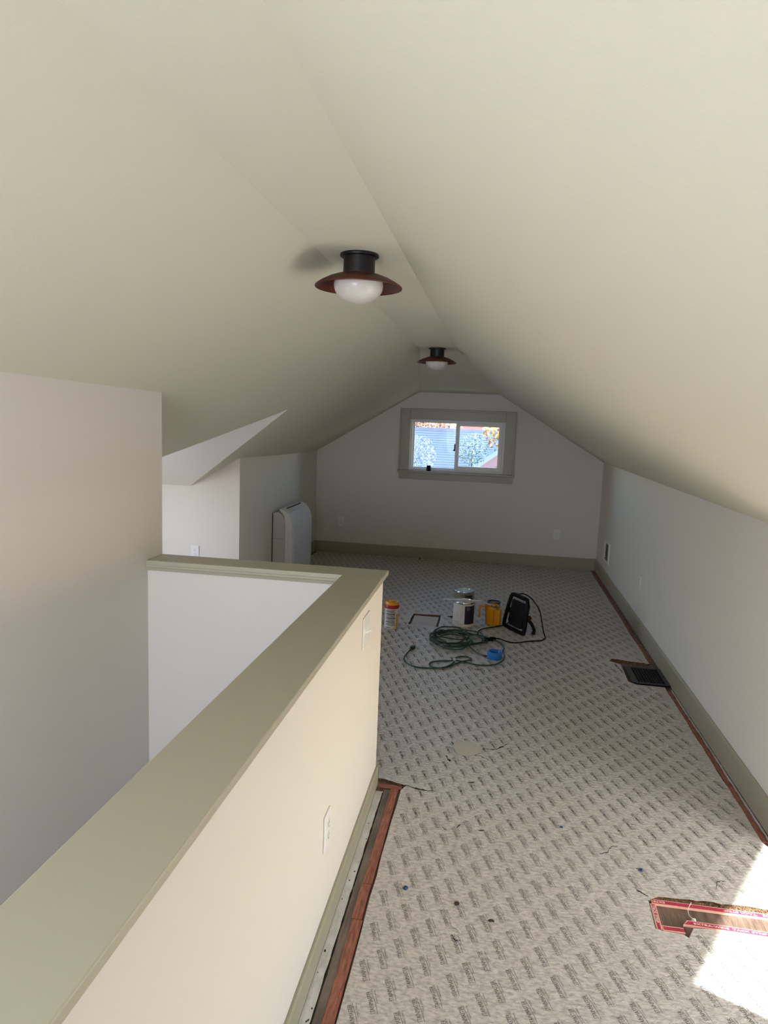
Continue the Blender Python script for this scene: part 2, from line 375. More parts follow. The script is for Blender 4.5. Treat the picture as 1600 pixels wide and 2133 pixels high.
# half wall round the stairs, its cap and mouldings
HX0, HX1 = CX0 + .02, CX1 - .02
struct(obj('wall_half', MB().prism([(HX0, -.4), (HX1, -.4), (HX1, CY1 - .018), (XW, CY1 - .018), (XW, CY0 + .02), (HX0, CY0 + .02)], -.002, CZ - .02, 2), 'wall_paint'))
struct(obj('wall_stairwell_far', bx(XW, CY0 + .02, -2.4, HX1, CY1 - .018, -.002), 'wall_paint'))
struct(obj('wall_stairwell_side', bx(HX0, -.4, -2.4, HX1, CY0 + .02, -.002), 'wall_paint'))
struct(obj('trim_1', MB().prism([(CX0, -.42), (CX1, -.42), (CX1, CY1), (XW, CY1), (XW, CY0), (CX0, CY0)], CZ - .02, CZ, 2), 'trim_paint', bevel=.003))
struct(obj('trim_2', MB().prism([(CY0 + .020, CZ - .048), (CY0 + .020, CZ - .02), (CY0 + .002, CZ - .02), (CY0 + .002, CZ - .028), (CY0 + .008, CZ - .034), (CY0 + .012, CZ - .046)], XW, HX0 + .0, 0), 'trim_paint', bevel=.001))
struct(obj('trim_3', MB().prism([(HX0, CZ - .048), (HX0, CZ - .02), (HX0 - .018, CZ - .02), (HX0 - .018, CZ - .028), (HX0 - .012, CZ - .034), (HX0 - .008, CZ - .046)], -.4, CY0 + .02, 1), 'trim_paint', bevel=.001))
# baseboards
HB, BT = .134, .014
def base(name, poly, a, b, axis): return struct(obj(name, MB().prism(poly, a, b, axis), 'trim_dark', bevel=.002))
base('baseboard_end', [(D - BT, .006), (D, .006), (D, HB), (D - BT * .5, HB), (D - BT, HB - .012)], XL, XR, 0)
base('baseboard_right', [(XR - BT, .006), (XR, .006), (XR, HB), (XR - BT * .5, HB), (XR - BT, HB - .012)], Y2b, D - BT, 1)
base('baseboard_left', [(XL + BT, .006), (XL, .006), (XL, HB), (XL + BT * .5, HB), (XL + BT, HB - .012)], YD, D - BT, 1)
base('baseboard_half', [(HX1 + .012, .004), (HX1, .004), (HX1, .09), (HX1 + .008, .09), (HX1 + .012, .082)], -.4, CY1 - .006, 1)
base('baseboard_half_end', [(CY1 - .018, .004), (CY1 - .006, .004), (CY1 - .006, .082), (CY1 - .010, .09), (CY1 - .018, .09)], XW, HX1 + .012, 0)
# stairs down
st = thing('staircase', 'wooden stairs going down inside the half wall', 'stairs')
for i in range(9):
    y = -.3 + i * .25; z = -.19 * (i + 1)
    obj('tread', bx(XW + .004, y, z - .03, HX0 - .004, y + .275, z), 'stair_wood', st, bevel=.004)
    obj('riser', bx(XW + .004, y, z, HX0 - .004, y + .015, z + .16 if i else z + .188), 'wall_paint', st)

# ------------------------------------------------------------------ windows
def slider_window():
    w = bpy.data.objects.new('window_1', None); COL.objects.link(w); struct(w)
    w['label'] = 'white sliding window with khaki casing in the gable end wall'
    y = D
    cw = .10
    # casing boards: inner flat and a proud outer back-band
    cas = lambda nm, a, b, c_, d, t=.018: obj(nm, bx(a, y - t, c_, b, y, d), 'trim_dark', w, bevel=.003)
    cas('casing', WX0 - cw, WX0 + .006, WZ0 - .004, WZ1 + cw); cas('casing', WX1 - .006, WX1 + cw, WZ0 - .004, WZ1 + cw)
    cas('casing', WX0 + .006, WX1 - .006, WZ1 - .006, WZ1 + cw)
    cas('back_band', WX0 - cw - .014, WX0 - cw + .004, WZ0 - .004, WZ1 + cw, .03); cas('back_band', WX1 + cw - .004, WX1 + cw + .014, WZ0 - .004, WZ1 + cw, .03)
    cas('back_band', WX0 - cw - .014, WX1 + cw + .014, WZ1 + cw - .004, WZ1 + cw + .014, .03)
    obj('window_sill', bx(WX0 - .125, y - .045, WZ0 - .026, WX1 + .125, y + .03, WZ0), 'trim_dark', w, bevel=.004)
    cas('apron', WX0 - .105, WX1 + .105, WZ0 - .10, WZ0 - .026)
    # vinyl frame
    fr = MB(); a, b, c_, d = WX0, WX1, WZ0, WZ1; t = .03
    for q in ((a, c_, a + t, d), (b - t, c_, b, d), (a + t, d - t, b - t, d), (a + t, c_, b - t, c_ + .022)): fr.box(q[0], y + .03, q[1], q[2], y + .12, q[3])
    obj('window_frame', fr, 'vinyl', w, bevel=.002)
    mid = -.45
    def sash(nm, x0, x1, z0, z1, y0, y1, s):
        m = MB()
        for q in ((x0, z0, x0 + s[0], z1), (x1 - s[1], z0, x1, z1), (x0 + s[0], z1 - s[2], x1 - s[1], z1), (x0 + s[0], z0, x1 - s[1], z0 + s[3])): m.box(q[0], y0, q[1], q[2], y1, q[3])
        o = obj(nm, m, 'vinyl', w, bevel=.003)
        g = obj('pane', bx(x0 + s[0], (y0 + y1) / 2 - .003, z0 + s[3], x1 - s[1], (y0 + y1) / 2 + .003, z1 - s[2]), 'glass', o)
        return o
    sash('fixed_sash', a + t, mid + .02, c_ + .022, d - t, y + .085, y + .11, (.018, .025, .010, .014))
    s2 = sash('sliding_sash', mid - .02, b - t, c_ + .022, d - t, y + .045, y + .08, (.045, .045, .035, .045))
    lk = MB().box(mid - .032, y + .05, 1.27, mid - .018, y + .07, 1.35).box(mid - .04, y + .045, 1.27, mid - .026, y + .065, 1.29)
    obj('latch', lk, 'black_plastic', s2, bevel=.002)
    obj('pull', bx(b - t - .03, y + .036, 1.29, b - t - .014, y + .046, 1.37), 'vinyl', s2, bevel=.002)
slider_window()
def simple_window(name, plane, axis, u0, u1, z0, z1, sgn, z1b=None):
    """framed pane and casing; z1b is the head height at u1 when the head slopes"""
    z1b = z1 if z1b is None else z1b
    w = bpy.data.objects.new(name, None); COL.objects.link(w); struct(w)
    hd = lambda u: z1 + (z1b - z1) * (u - u0) / (u1 - u0)
    def P(poly, p0, p1): return MB().prism(poly, plane + sgn * p0, plane + sgn * p1, axis) if axis == 0 else MB().prism(poly, plane + sgn * p0, plane + sgn * p1, 1)
    t = .04; cw = .08
    for q in ([(u0, z0), (u0 + t, z0), (u0 + t, hd(u0 + t)), (u0, hd(u0))], [(u1 - t, z0), (u1, z0), (u1, hd(u1)), (u1 - t, hd(u1 - t))],
              [(u0 + t, hd(u0 + t) - t), (u1 - t, hd(u1 - t) - t), (u1 - t, hd(u1 - t)), (u0 + t, hd(u0 + t))], [(u0 + t, z0), (u1 - t, z0), (u1 - t, z0 + t), (u0 + t, z0 + t)]):
        obj('window_frame', P(q, .03, .09), 'vinyl', w)
    obj('pane', P([(u0 + t, z0 + t), (u1 - t, z0 + t), (u1 - t, hd(u1 - t) - t), (u0 + t, hd(u0 + t) - t)], .055, .061), 'glass', w)
    for q in ([(u0 - cw, z0 - cw), (u0, z0 - cw), (u0, hd(u0)), (u0 - cw, hd(u0 - cw))], [(u1, z0 - cw), (u1 + cw, z0 - cw), (u1 + cw, hd(u1 + cw)), (u1, hd(u1))],
              [(u0 - cw, hd(u0 - cw)), (u1 + cw, hd(u1 + cw)), (u1 + cw, hd(u1 + cw) + cw), (u0 - cw, hd(u0 - cw) + cw)], [(u0, z0 - cw), (u1, z0 - cw), (u1, z0), (u0, z0)]):
        obj('casing', P(q, -.016, 0), 'trim_dark', w)
simple_window('window_2', XOL, 0, *WL, -1)
simple_window('window_3', XO2, 0, *WR2, 1, WR2Z)
simple_window('window_4', BACK, 1, *WB, -1)

# ------------------------------------------------------------------ carpet pad
def jag(a, b, n, amp):
    out = []
    for i in range(1, n):
        t = i / n; out.append((a[0] + (b[0] - a[0]) * t + random.uniform(-amp, amp), a[1] + (b[1] - a[1]) * t + random.uniform(-amp, amp)))
    return [a] + out
PZ = .010; ON = PZ + .0012     # pad surface, and where things on it stand
OUT = []
def seg(a, b, n=1, amp=0): OUT.extend(jag(a, b, n, amp))
seg((-.325, BACK + .05), (-.330, 2.1), 12, .0022); seg((-.330, 2.1), (-.322, 2.80), 6, .003); seg((-.322, 2.80), (-.302, 2.838), 3, .003)
seg((-.302, 2.838), (-.415, 2.873), 7, .003); seg((-.415, 2.873), (XW, 2.873)); seg((XW, 2.873), (XL + .02, 2.873)); seg((XL + .02, 2.873), (XL + .02, NY + .03)); seg((XL + .02, NY + .03), (XOL + .03, NY + .03))
seg((XOL + .03, NY + .03), (XOL + .03, YD - .03)); seg((XOL + .03, YD - .03), (XL + .045, YD - .03)); seg((XL + .045, YD - .03), (XL + .045, D - .03), 20, .004)
seg((XL + .045, D - .03), (-.82, D - .028), 12, .004); seg((-.82, D - .028), (-.805, D - .16), 1); seg((-.805, D - .16), (-.79, D - .028), 1); seg((-.79, D - .030), (1.118, D - .032), 18, .003)
seg((1.118, D - .032), (1.1195, 4.80), 26, .003); seg((1.1195, 4.80), (1.0, 4.815), 7, .006); seg((1.0, 4.815), (.88, 4.845), 7, .008); seg((.88, 4.845), (.853, 4.79), 3, .006)
seg((.853, 4.79), (.92, 4.735), 4, .004); seg((.92, 4.735), (.913, 4.42), 5, .002); seg((.913, 4.42), (.95, 4.375), 2, .002); seg((.95, 4.375), (1.124, 4.37), 4, .002)
seg((1.124, 4.37), (1.122, 2.74), 20, .003); seg((1.122, 2.74), (1.14, 2.69)); seg((1.14, 2.69), (2.30, 2.69)); seg((2.30, 2.69), (2.30, 2.34)); seg((2.30, 2.34), (1.122, 2.33), 4, .002); seg((1.122, 2.33), (.871, 2.325), 9, .004); seg((.871, 2.325), (.609, 2.316), 10, .004)
for p in ((.602, 2.288), (.596, 2.152), (.619, 2.146), (.681, 2.143), (.693, 2.130), (.719, 2.179), (.783, 2.188), (.789, 2.181)): OUT.append(p)
seg((.945, 2.186), (1.122, 2.188), 4, .002); seg((1.122, 2.188), (1.135, 2.15)); seg((1.135, 2.15), (2.30, 2.15)); seg((2.30, 2.15), (2.30, .72)); seg((2.30, .72), (1.125, .72)); seg((1.125, .72), (1.125, BACK + .05)); OUT.append((1.125, BACK + .05))
HOLE = jag((-.606, 5.255), (-.600, 5.560), 8, .003) + jag((-.600, 5.560), (-.372, 5.578), 8, .004) + jag((-.372, 5.578), (-.366, 5.24), 8, .003) + jag((-.366, 5.24), (-.606, 5.255), 4, .001)
bm = extrude_sheet(fill([OUT, HOLE], lambda u, w: (u, w, PZ)), (0, 0, -(PZ - .0005)), 1)
pad = tag(obj('carpet_pad', bm, ['pad', 'foam_edge']), 'grey speckled carpet cushion printed with rows of lettering covering the floor', 'carpet pad')
def inside(p, poly):
    x, y = p; r = False; n = len(poly)
    for i in range(n):
        x1, y1 = poly[i]; x2, y2 = poly[i - 1]
        if (y1 > y) != (y2 > y) and x < (x2 - x1) * (y - y1) / (y2 - y1) + x1: r = not r
    return r
def text_mesh(body, size, res=2, bold=0, sx=1, align='LEFT', shear=0):
    cu = bpy.data.curves.new('t', 'FONT'); cu.body = body; cu.size = size; cu.resolution_u = res; cu.offset = bold; cu.align_x = align; cu.shear = shear
    o = bpy.data.objects.new('t', cu); COL.objects.link(o)
    dg = bpy.context.evaluated_depsgraph_get(); me = o.evaluated_get(dg).to_mesh()
    v = np.array([tuple(p.co) for p in me.vertices]); f = [tuple(p.vertices) for p in me.polygons]
    o.evaluated_get(dg).to_mesh_clear(); bpy.data.objects.remove(o); bpy.data.curves.remove(cu)
    v[:, 0] *= sx; return v, f
def fit_text(body, length, height, **k):
    v, f = text_mesh(body, 1, **k); lo = v.min(0); hi = v.max(0)
    v = v - lo; v[:, 0] *= length / (hi[0] - lo[0]); v[:, 1] *= height / (hi[1] - lo[1]); return v, f
def stamp_set(res, small):
    v, f = fit_text('STAINMASTER', .076, .0128, res=res, bold=0 if res > 1 else .014)
    parts = [(v + np.array([-.038, 0, 0]), f)]
    xs = np.linspace(-.040, .042, 9); ys = -.0035 - .0022 * np.sin((xs + .04) / .082 * math.pi * 1.3 + .4); w = .0011
    lv = np.array([(x, y, 0) for x, y in zip(xs, ys)] + [(x, y - w, 0) for x, y in zip(xs, ys)])
    parts.append((lv, [(i, i + 1, 10 + i, 9 + i) for i in range(8)]))
    if small:
        v, f = fit_text('Carpet Cushion', .044, .0062, res=1, bold=.004); parts.append((v + np.array([-.006, -.0145, 0]), f))
    else:
        parts.append((np.array([(-.006, -.010, 0), (.038, -.010, 0), (.038, -.0125, 0), (-.006, -.0125, 0)]), [(0, 1, 2, 3)]))
    V = []; F = []
    for v, f in parts:
        o = sum(len(a) for a in V); V.append(v); F += [tuple(i + o for i in q) for q in f]
    V = np.vstack(V); return V, [q[::-1] if False else q for q in F]
def stamps():
    LOD = [stamp_set(2, True), stamp_set(1, True), stamp_set(1, False)]
    ang = R(110); ca, sa = math.cos(ang), math.sin(ang)
    a = np.array((.0433, .0530)); b = np.array((.002, .1583)); o = np.array((-.2018, 1.7409))
    verts = []; faces = []; base_ = 0
    for i in range(-60, 40):
        for j in range(-60, 60):
            p = o + i * a + j * b
            if not (-2.1 < p[0] < 1.12 and 1.0 < p[1] < D): continue
            if p[1] < 2.95 and p[0] < -.3: continue
            dx, dy = .042 * ca, .042 * sa; ok = True
            for q in ((p[0], p[1]), (p[0] + dx, p[1] + dy), (p[0] - dx, p[1] - dy)):
                for e in (-.012, .012):
                    if not inside((q[0] + e, q[1]), OUT) or inside((q[0] + e, q[1]), HOLE): ok = False
            if not ok: continue
            V, F = LOD[0 if p[1] < 2.6 else (1 if p[1] < 3.8 else 2)]
            W = np.empty_like(V); W[:, 0] = p[0] + ca * V[:, 0] - sa * V[:, 1]; W[:, 1] = p[1] + sa * V[:, 0] + ca * V[:, 1]; W[:, 2] = PZ + .0004
            verts.append(W); faces += [tuple(k + base_ for k in f) for f in F]; base_ += len(V)
    me = bpy.data.meshes.new('printed_lettering'); me.from_pydata(np.vstack(verts).tolist(), [], faces); me.materials.append(M['print_grey'])
    ob = bpy.data.objects.new('printed_lettering', me); COL.objects.link(ob); ob.parent = pad; stuff(ob)
stamps()
# tears in the pad
def ragged(name, pts, w, m, z, parent=None):
    s = MB(); up = []; dn = []
    for i, p in enumerate(pts):
        t = i / (len(pts) - 1); ww = w * (math.sin(math.pi * min(max(t, .06), .94)) ** .7) * random.uniform(.35, 1.0)
        up.append((p[0] + random.uniform(-.002, .002), p[1] + ww, z)); dn.append((p[0], p[1] - ww * .6, z))
    n = len(pts); s.add(up + dn, [(i, i + 1, n + i + 1, n + i) for i in range(n - 1)])
    return obj(name, s, m, parent)
dense = lambda pts, k=5, a=.003: [(p[0] + random.uniform(-a, a), p[1] + random.uniform(-a, a)) for p in spline(pts, k)]
for pts, w in (([(-.31, 2.845), (-.26, 2.822), (-.22, 2.815), (-.17, 2.822)], .010), ([(-.09, 3.30), (-.03, 3.27), (.03, 3.255)], .006), ([(.04, 3.27), (.08, 3.275), (.12, 3.32), (.15, 3.36)], .009),
               ([(-.135, 3.31), (-.12, 3.255), (-.115, 3.235)], .016), ([(-.155, 3.16), (-.14, 3.12), (-.125, 3.10)], .018), ([(.0, 3.19), (.05, 3.165)], .004),
               ([(-.77, 6.35), (-.785, 6.9), (-.80, 7.4), (-.805, D - .16)], .007), ([(.57, 2.345), (.585, 2.32), (.607, 2.31)], .006), ([(.47, 2.52), (.505, 2.535), (.52, 2.57), (.545, 2.585)], .005),
               ([(.85, 2.40), (.87, 2.44), (.90, 2.455)], .003), ([(-.05, 1.99), (-.035, 1.965), (-.02, 1.97)], .004)):
    ragged('tear', dense(pts), w, 'tear_dark', PZ + .0009, pad)
fp = dense([(-.125, 3.245), (-.118, 3.30), (-.085, 3.305), (-.055, 3.325), (-.01, 3.30), (.02, 3.26), (-.02, 3.19), (-.09, 3.17)], 3, .003)
fv = [(x, y, PZ + .0055 if y > 3.235 else PZ + .0012) for x, y in fp]
n = len(fv); obj('torn_flap', MB().add(fv + [(-.05, 3.24, PZ + .004)], [(i, (i + 1) % n, n) for i in range(n)]), 'pad_back', pad, smooth=True)
def foam_rim(pts, w, h=.007):
    # a ragged low ridge of torn brown foam, child of the pad
    m = MB(); P = dense(pts, 7, .0025); n = len(P); rows = []
    for i, (x, y) in enumerate(P):
        ax, ay = P[max(i - 1, 0)]; bx_, by = P[min(i + 1, n - 1)]; d = Vector((bx_ - ax, by - ay, 0)).normalized(); q = Vector((-d.y, d.x, 0)); ww = w * random.uniform(.5, 1.2)
        rows.append([(x - q.x * ww, y - q.y * ww, .0004), (x - q.x * ww * .3, y - q.y * ww * .3, h * random.uniform(.5, 1.1)), (x + q.x * ww * .5, y + q.y * ww * .5, h * random.uniform(.5, 1.2)), (x + q.x * ww, y + q.y * ww, .0004)])
    m.add([v for r_ in rows for v in r_], [(4 * i + k, 4 * i + 4 + k, 4 * i + 5 + k, 4 * i + 1 + k) for i in range(n - 1) for k in range(3)])
    obj('torn_foam', m, 'foam_edge', pad)
foam_rim([(-.594, 5.548), (-.48, 5.556), (-.380, 5.566)], .009); foam_rim([(-.597, 5.30), (-.595, 5.44), (-.594, 5.54)], .004); foam_rim([(-.376, 5.30), (-.378, 5.44), (-.379, 5.55)], .004)
foam_rim([(.870, 4.818), (.93, 4.816), (1.02, 4.798), (1.115, 4.782)], .011); foam_rim([(.62, 2.3125), (.75, 2.3155), (.90, 2.318), (1.10, 2.3215)], .0035, .009)
# floor patch panel seen in the square cut-out, bare painted boards beside the half wall
tag(obj('floor_patch', bx(-.586, 5.262, 0, -.388, 5.530, .0045), 'pale_patch'), 'pale square patch panel set in the floor in a cut-out of the carpet pad', 'panel')
ck = MB(); ys = np.linspace(.6, 2.77, 70); cw_ = [abs(random.gauss(.0008, .0012)) + .0003 for _ in ys]
ck.add([(-.3985 - w_, y, .0026) for w_, y in zip(cw_, ys)] + [(-.3965 + w_, y, .0026) for w_, y in zip(cw_, ys)], [(i, i + 1, 71 + i, 70 + i) for i in range(69)])
pb = [(HX1 + .012, BACK + .1)] + [(-.397 + random.uniform(-.002, .002), y) for y in np.linspace(BACK + .1, 2.78, 40)] + [(HX1 + .012, 2.78)]
pfb = tag(obj('painted_floorboard', MB().prism(pb, 0, .0022, 2), 'painted_subfloor'), 'chipped white-painted floorboard edge along the half wall baseboard', 'floorboard')
obj('crack', ck, 'tear_dark', pfb)
for k in range(16):
    yy = random.uniform(1.5, 2.7); xx = random.uniform(-.423, -.402); r_ = random.uniform(.0012, .004)
    obj('paint_chip', MB().prism([(xx + r_ * random.uniform(.5, 1) * math.cos(a_), yy + 1.8 * r_ * random.uniform(.5, 1) * math.sin(a_)) for a_ in np.linspace(0, 6.28, 8)[:-1]], .0018, .0025, 2), 'crumb', pfb)
tag(obj('bare_floorboard', bx(-.394, BACK + .1, 0, -.338, 2.80, .0014), 'grey_board'), 'bare scuffed floorboard showing between white-painted edge and tack strip', 'floorboard')

# ------------------------------------------------------------------ tack strips
def strip(loc, length, width, rz, label, mtl, group=None, cut=0, text=None, flip=False):
    t = thing('tack_strip', label, 'tack strip', loc, rz, group)
    h = .006
    poly = [(0, -width / 2), (length, -width / 2), (length, width / 2), (cut, width / 2)]
    if mtl == 'tack_red':
        obj('wood_body', MB().prism(poly, 0, h, 2), 'tack_edge', t)
        p2 = [(.003 + cut * .1, -width / 2 + .0045), (length, -width / 2 + .0045), (length, width / 2 - .0035), (cut + .003, width / 2 - .0035)]
        obj('red_print', MB().prism(p2, h, h + .0004, 2), 'tack_red', t)
    else:
        obj('wood_body', MB().prism(poly, 0, h, 2), mtl, t, bevel=.0012)
    m = MB(); k = int(length / .055)
    for i in range(k):
        for s in (-1, 1):
            x = .025 + cut + i * .055 + (.02 if s > 0 else 0)
            if x < length - .008: m.lathe([(.0011, h), (.0007, h + .0025), (0, h + .004)], 6, (x, s * width * .22, 0))
    if m.v: stuff(obj('tack_pins', m, 'steel', t))
    if text:
        for body, x0, ln in text:
            v, f = fit_text(body, ln, .0088, res=2, bold=.02)
            if flip: v = v * np.array([-1, -1, 1]) + np.array([ln, .0088, 0])
            s = MB().add([(x0 + p[0], p[1] - .0044, h + .0009) for p in v], f)
            o = obj('lettering', s, 'print_white', t)
    return t
for y0, y1, x, lab in ((BACK + .1, 1.994, -.359, 'long reddish-brown tack strip along the half wall beneath the wall outlet'), (1.997, 2.168, -.355, 'stub of reddish-brown tack strip between two joints along the half wall'),
                       (2.171, 2.803, -.352, 'reddish-brown tack strip from the joint to the corner of the half wall')):
    strip((x, y0, .0016), y1 - y0, .034, R(90) - .003, lab, 'tack_wood')
strip((-.428, 2.826, .0002), .108, .024, R(-3), 'short reddish-brown tack strip across the corner of the half wall', 'tack_wood')
for y0, y1, lab in ((2.75, 4.32, 'thin brown tack strip along the right baseboard between red strips and floor register'), (4.83, 7.90, 'thin brown tack strip along the right baseboard from register to window wall')):
    strip((1.1375, y0, 0), y1 - y0, .022, R(90), lab, 'tack_wood')
strip((-2.0, D - .022, 0), 3.1, .012, 0, 'thin dark tack strip along the foot of the window wall', 'tack_wood')
strip((.613, 2.2915, 0), .55, .025, R(.7), 'long red tack strip with upside-down white lettering bordering the cut-out', 'tack_red', None, 0, [('EXTR', .003, .040), ('TACK STRIP', .232, .105), ('EXTRA-WIDE', .356, .1)], True)
strip((.6145, 2.279, 0), .122, .0185, R(-92), 'short red tack strip crossing the end of the cut-out with white lettering', 'tack_red', None, 0, [('TACK STRIP', .008, .085)])
strip((.621, 2.1655, 0), .068, .024, R(1), 'short blank red tack strip with a single nail in the cut-out corner', 'tack_red')
strip((.692, 2.2075, 0), .46, .026, R(-.6), 'red tack strip with an angled end and upright white lettering', 'tack_red', None, .018, [('EXTRA-WIDE', .036, .108), ('TACK STRIP', .154, .106), ('EXTRA-WIDE', .28, .108)])
pe = [(1.164, 2.75)] + [(1.164, 4.36), (1.1585, 4.36)] + [(1.1555 + random.uniform(-.0035, .003), y) for y in np.linspace(4.3, 2.78, 50)] + [(1.158, 2.75)]
tag(obj('painted_floorboard', MB().prism(pe, 0, .0028, 2), 'painted_subfloor'), 'ragged white-painted floor edge under the right baseboard', 'floorboard')
sc = MB()
for i in range(520):
    y = 2.75 + 5.0 * random.random() ** 1.4; x = random.uniform(1.1535, 1.1625); s = random.uniform(.001, .0025)
    if 4.35 < y < 4.78: continue
    z = random.uniform(.003, .008); l = s * random.uniform(1, 5); k = random.uniform(-.1, .1)
    sc.add([(x - s + k * l, y - l, z), (x + s, y - l * .3, z + .001), (x + s * .4 - k * l, y + l, z), (x - s * .8, y + l * .2, z + random.uniform(0, .003))], [(0, 1, 2, 3)])
stuff(tag(obj('paint_flakes', sc, 'flake'), 'white paint flakes and scraps along the foot of the right baseboard', 'flakes'))

# ------------------------------------------------------------------ ceiling lamps
def lamp(loc, label):
    t = thing('ceiling_lamp', label, 'ceiling lamp', loc, 0)
    obj('canopy', MB().lathe([(0, 0), (.0615, 0), (.0625, -.004), (.0615, -.008), (.056, -.010), (0, -.010)], 48), 'black_metal', t, smooth=True)
    obj('neck', MB().lathe([(.0505, -.010), (.0505, -.0615), (.046, -.0635), (0, -.0635)], 48), 'black_metal', t, smooth=True)
    outer = [(.040, -.0620), (.052, -.0600), (.075, -.0662), (.100, -.0755), (.123, -.0875), (.1385, -.0980), (.1405, -.1010)]
    inner = [(.1395, -.1038), (.1365, -.1020), (.120, -.0922), (.098, -.0805), (.074, -.0714), (.050, -.0655), (.040, -.0655)]
    obj('shade', MB().lathe(outer + inner, 64, closed=True), 'walnut', t, smooth=True)
    g = [(.050, -.0645)]
    for k in range(1, 25):
        a = R(48) + (math.pi - R(48)) * k / 24; g.append((max(.079 * math.sin(a), 0), -.0965 + .0565 * math.cos(a)))
    obj('globe', MB().lathe([(0, -.0645)] + g, 48), 'opal_glass', t, smooth=True)
lamp((-.467, 2.245, ZF), 'flush ceiling lamp with walnut saucer shade over the stair half wall')
lamp((-.458, 5.03, ZF), 'flush ceiling lamp with walnut saucer shade near the window wall')

# ------------------------------------------------------------------ outlets, switch, wall vent
def plate(name, label, cat, loc, rz, w=.072, h=.118, group=None):
    t = thing(name, label, cat, loc, rz, group)
    obj('plate', bx(-w / 2, -.006, -h / 2, w / 2, 0, h / 2), 'plastic_white', t, bevel=.003)
    return t
def outlet(label, loc, rz, group=None):
    t = plate('outlet', label, 'outlet', loc, rz, group=group)
    for s in (-1, 1):
        zc = s * .0195
        f = obj('receptacle', MB().prism([(.0165 * math.cos(a), zc + .0142 * max(-.92, min(.92, math.sin(a) * 1.15))) for a in np.linspace(0, 2 * math.pi, 25)[:-1]], -.0085, -.005, 1), 'plastic_white', t, bevel=.0008)
        m = MB().box(-.0075, -.0089, zc + .0005, -.0052, -.0083, zc + .0085).box(.0052, -.0089, zc + .0015, .0075, -.0083, zc + .008)
        m.prism([(.0027 * math.cos(a), zc - .0065 + .0027 * math.sin(a)) for a in np.linspace(0, 2 * math.pi, 13)[:-1]], -.0089, -.0083, 1)
        obj('slots', m, 'plastic_slot', f)
    obj('screw', MB().lathe([(0, 0), (.003, 0), (.0025, .0012), (0, .0014)], 10, (0, -.006, 0), Matrix.Rotation(R(90), 4, 'X')), 'plastic_white', t)
    return t
outlet('white wall outlet low on the outer face of the half wall', (HX1, 1.900, .363), R(90))
outlet('white outlet on the bright cheek wall of the left dormer', (-2.477, YD, .420), 0)
outlet('white outlet low on the window wall beside the floor air conditioner', (-1.768, D, .381), 0)
outlet('white outlet low on the window wall by the right knee wall corner', (.727, D, .387), 0)
outlet('white outlet low on the right knee wall', (XR, 5.60, .402), R(-90))
sw = plate('light_switch', 'white double switch plate under the cap of the half wall', 'light switch', (HX1, 2.447, .822), R(90), .126, .12)
for i, s in enumerate((-1, 1)):
    x = s * .026
    obj('toggle_bezel', bx(x - .0052, -.0075, -.012, x + .0052, -.0055, .012), 'plastic_white', sw, bevel=.0008)
    q = Matrix.Translation((x, -.006, 0)) @ Matrix.Rotation(R(-28 if s < 0 else 28), 4, 'X')
    obj('toggle', MB().box(-.0036, -.021, -.0045, .0036, .002, .0045, q), 'plastic_white', sw, bevel=.001)
wv = thing('wall_vent', 'white framed wall vent with dark louvers on the right knee wall', 'vent', (XR, 7.245, .345), R(-90))
m = MB()
for q in ((-.165, -.105, .165, -.085), (-.165, .085, .165, .105), (-.165, -.085, -.075, .085), (.115, -.085, .165, .085)): m.box(q[0], -.012, q[1], q[2], 0, q[3])
obj('frame', m, 'plastic_white', wv, bevel=.002)
obj('duct', bx(-.075, -.003, -.085, .115, -.001, .085), 'plastic_slot', wv)
for k in range(7): obj('louver', bx(-.075, -.007, -.0765 + k * .0235, .115, -.004, -.0695 + k * .0235), 'grey_plastic', wv)

# ------------------------------------------------------------------ floor register
fr = thing('floor_register', 'black metal floor register grille against the right baseboard', 'floor vent', (1.048, 4.545, .0), 0)
X0, X1, Y0, Y1 = -.117, .117, -.155, .155
m = MB()
ch = .022
outl = [(X0 + ch, Y0), (X1, Y0), (X1, Y1), (X0, Y1), (X0, Y0 + ch)]
inn = [(X0 + .042, Y0 + .026), (X1 - .026, Y0 + .026), (X1 - .026, Y1 - .026), (X0 + .042, Y1 - .026)]
obj('frame', extrude_sheet(fill([outl, inn], lambda u, w: (u, w, .016)), (0, 0, -.009)), 'black_metal', fr, bevel=.002)
obj('duct', bx(X0 + .03, Y0 + .015, .0002, X1 - .015, Y1 - .015, .003), 'dark_rubber', fr)
nx, ny = 9, 14
for k in range(1, nx):
    x = inn[0][0] + (inn[1][0] - inn[0][0]) * k / nx; obj('long_bar', bx(x - .0014, inn[0][1], .008, x + .0014, inn[2][1], .0142), 'black_metal', fr)
for k in range(1, ny):
    y = inn[0][1] + (inn[2][1] - inn[0][1]) * k / ny; obj('cross_bar', bx(inn[0][0], y - .0014, .007, inn[1][0], y + .0014, .0135), 'black_metal', fr)
sc = MB()
for i in range(46):
    t = random.random(); x = .878 + .03 * t + random.uniform(-.012, .012) * t; y = 4.74 - .16 * t; s = random.uniform(.001, .0045)
    sc.add([(x - s, y - s, PZ + .0008), (x + s, y - s * .4, PZ + .0008), (x + s * .3, y + s, PZ + .0008), (x, y, PZ + .004)], [(0, 1, 3), (1, 2, 3), (2, 0, 3)])
for i in range(60):
    x = random.gauss(-.03, .022); y = random.gauss(4.376, .012); s = random.uniform(.0008, .004)
    sc.add([(x - s, y - s, PZ + .0008), (x + s, y - s * .4, PZ + .0008), (x + s * .3, y + s, PZ + .0008), (x, y, PZ + .003)], [(0, 1, 3), (1, 2, 3), (2, 0, 3)])
stuff(tag(obj('foam_crumbs', sc, 'crumb'), 'brown foam crumbs scattered by the floor register and the green cord', 'crumbs'))

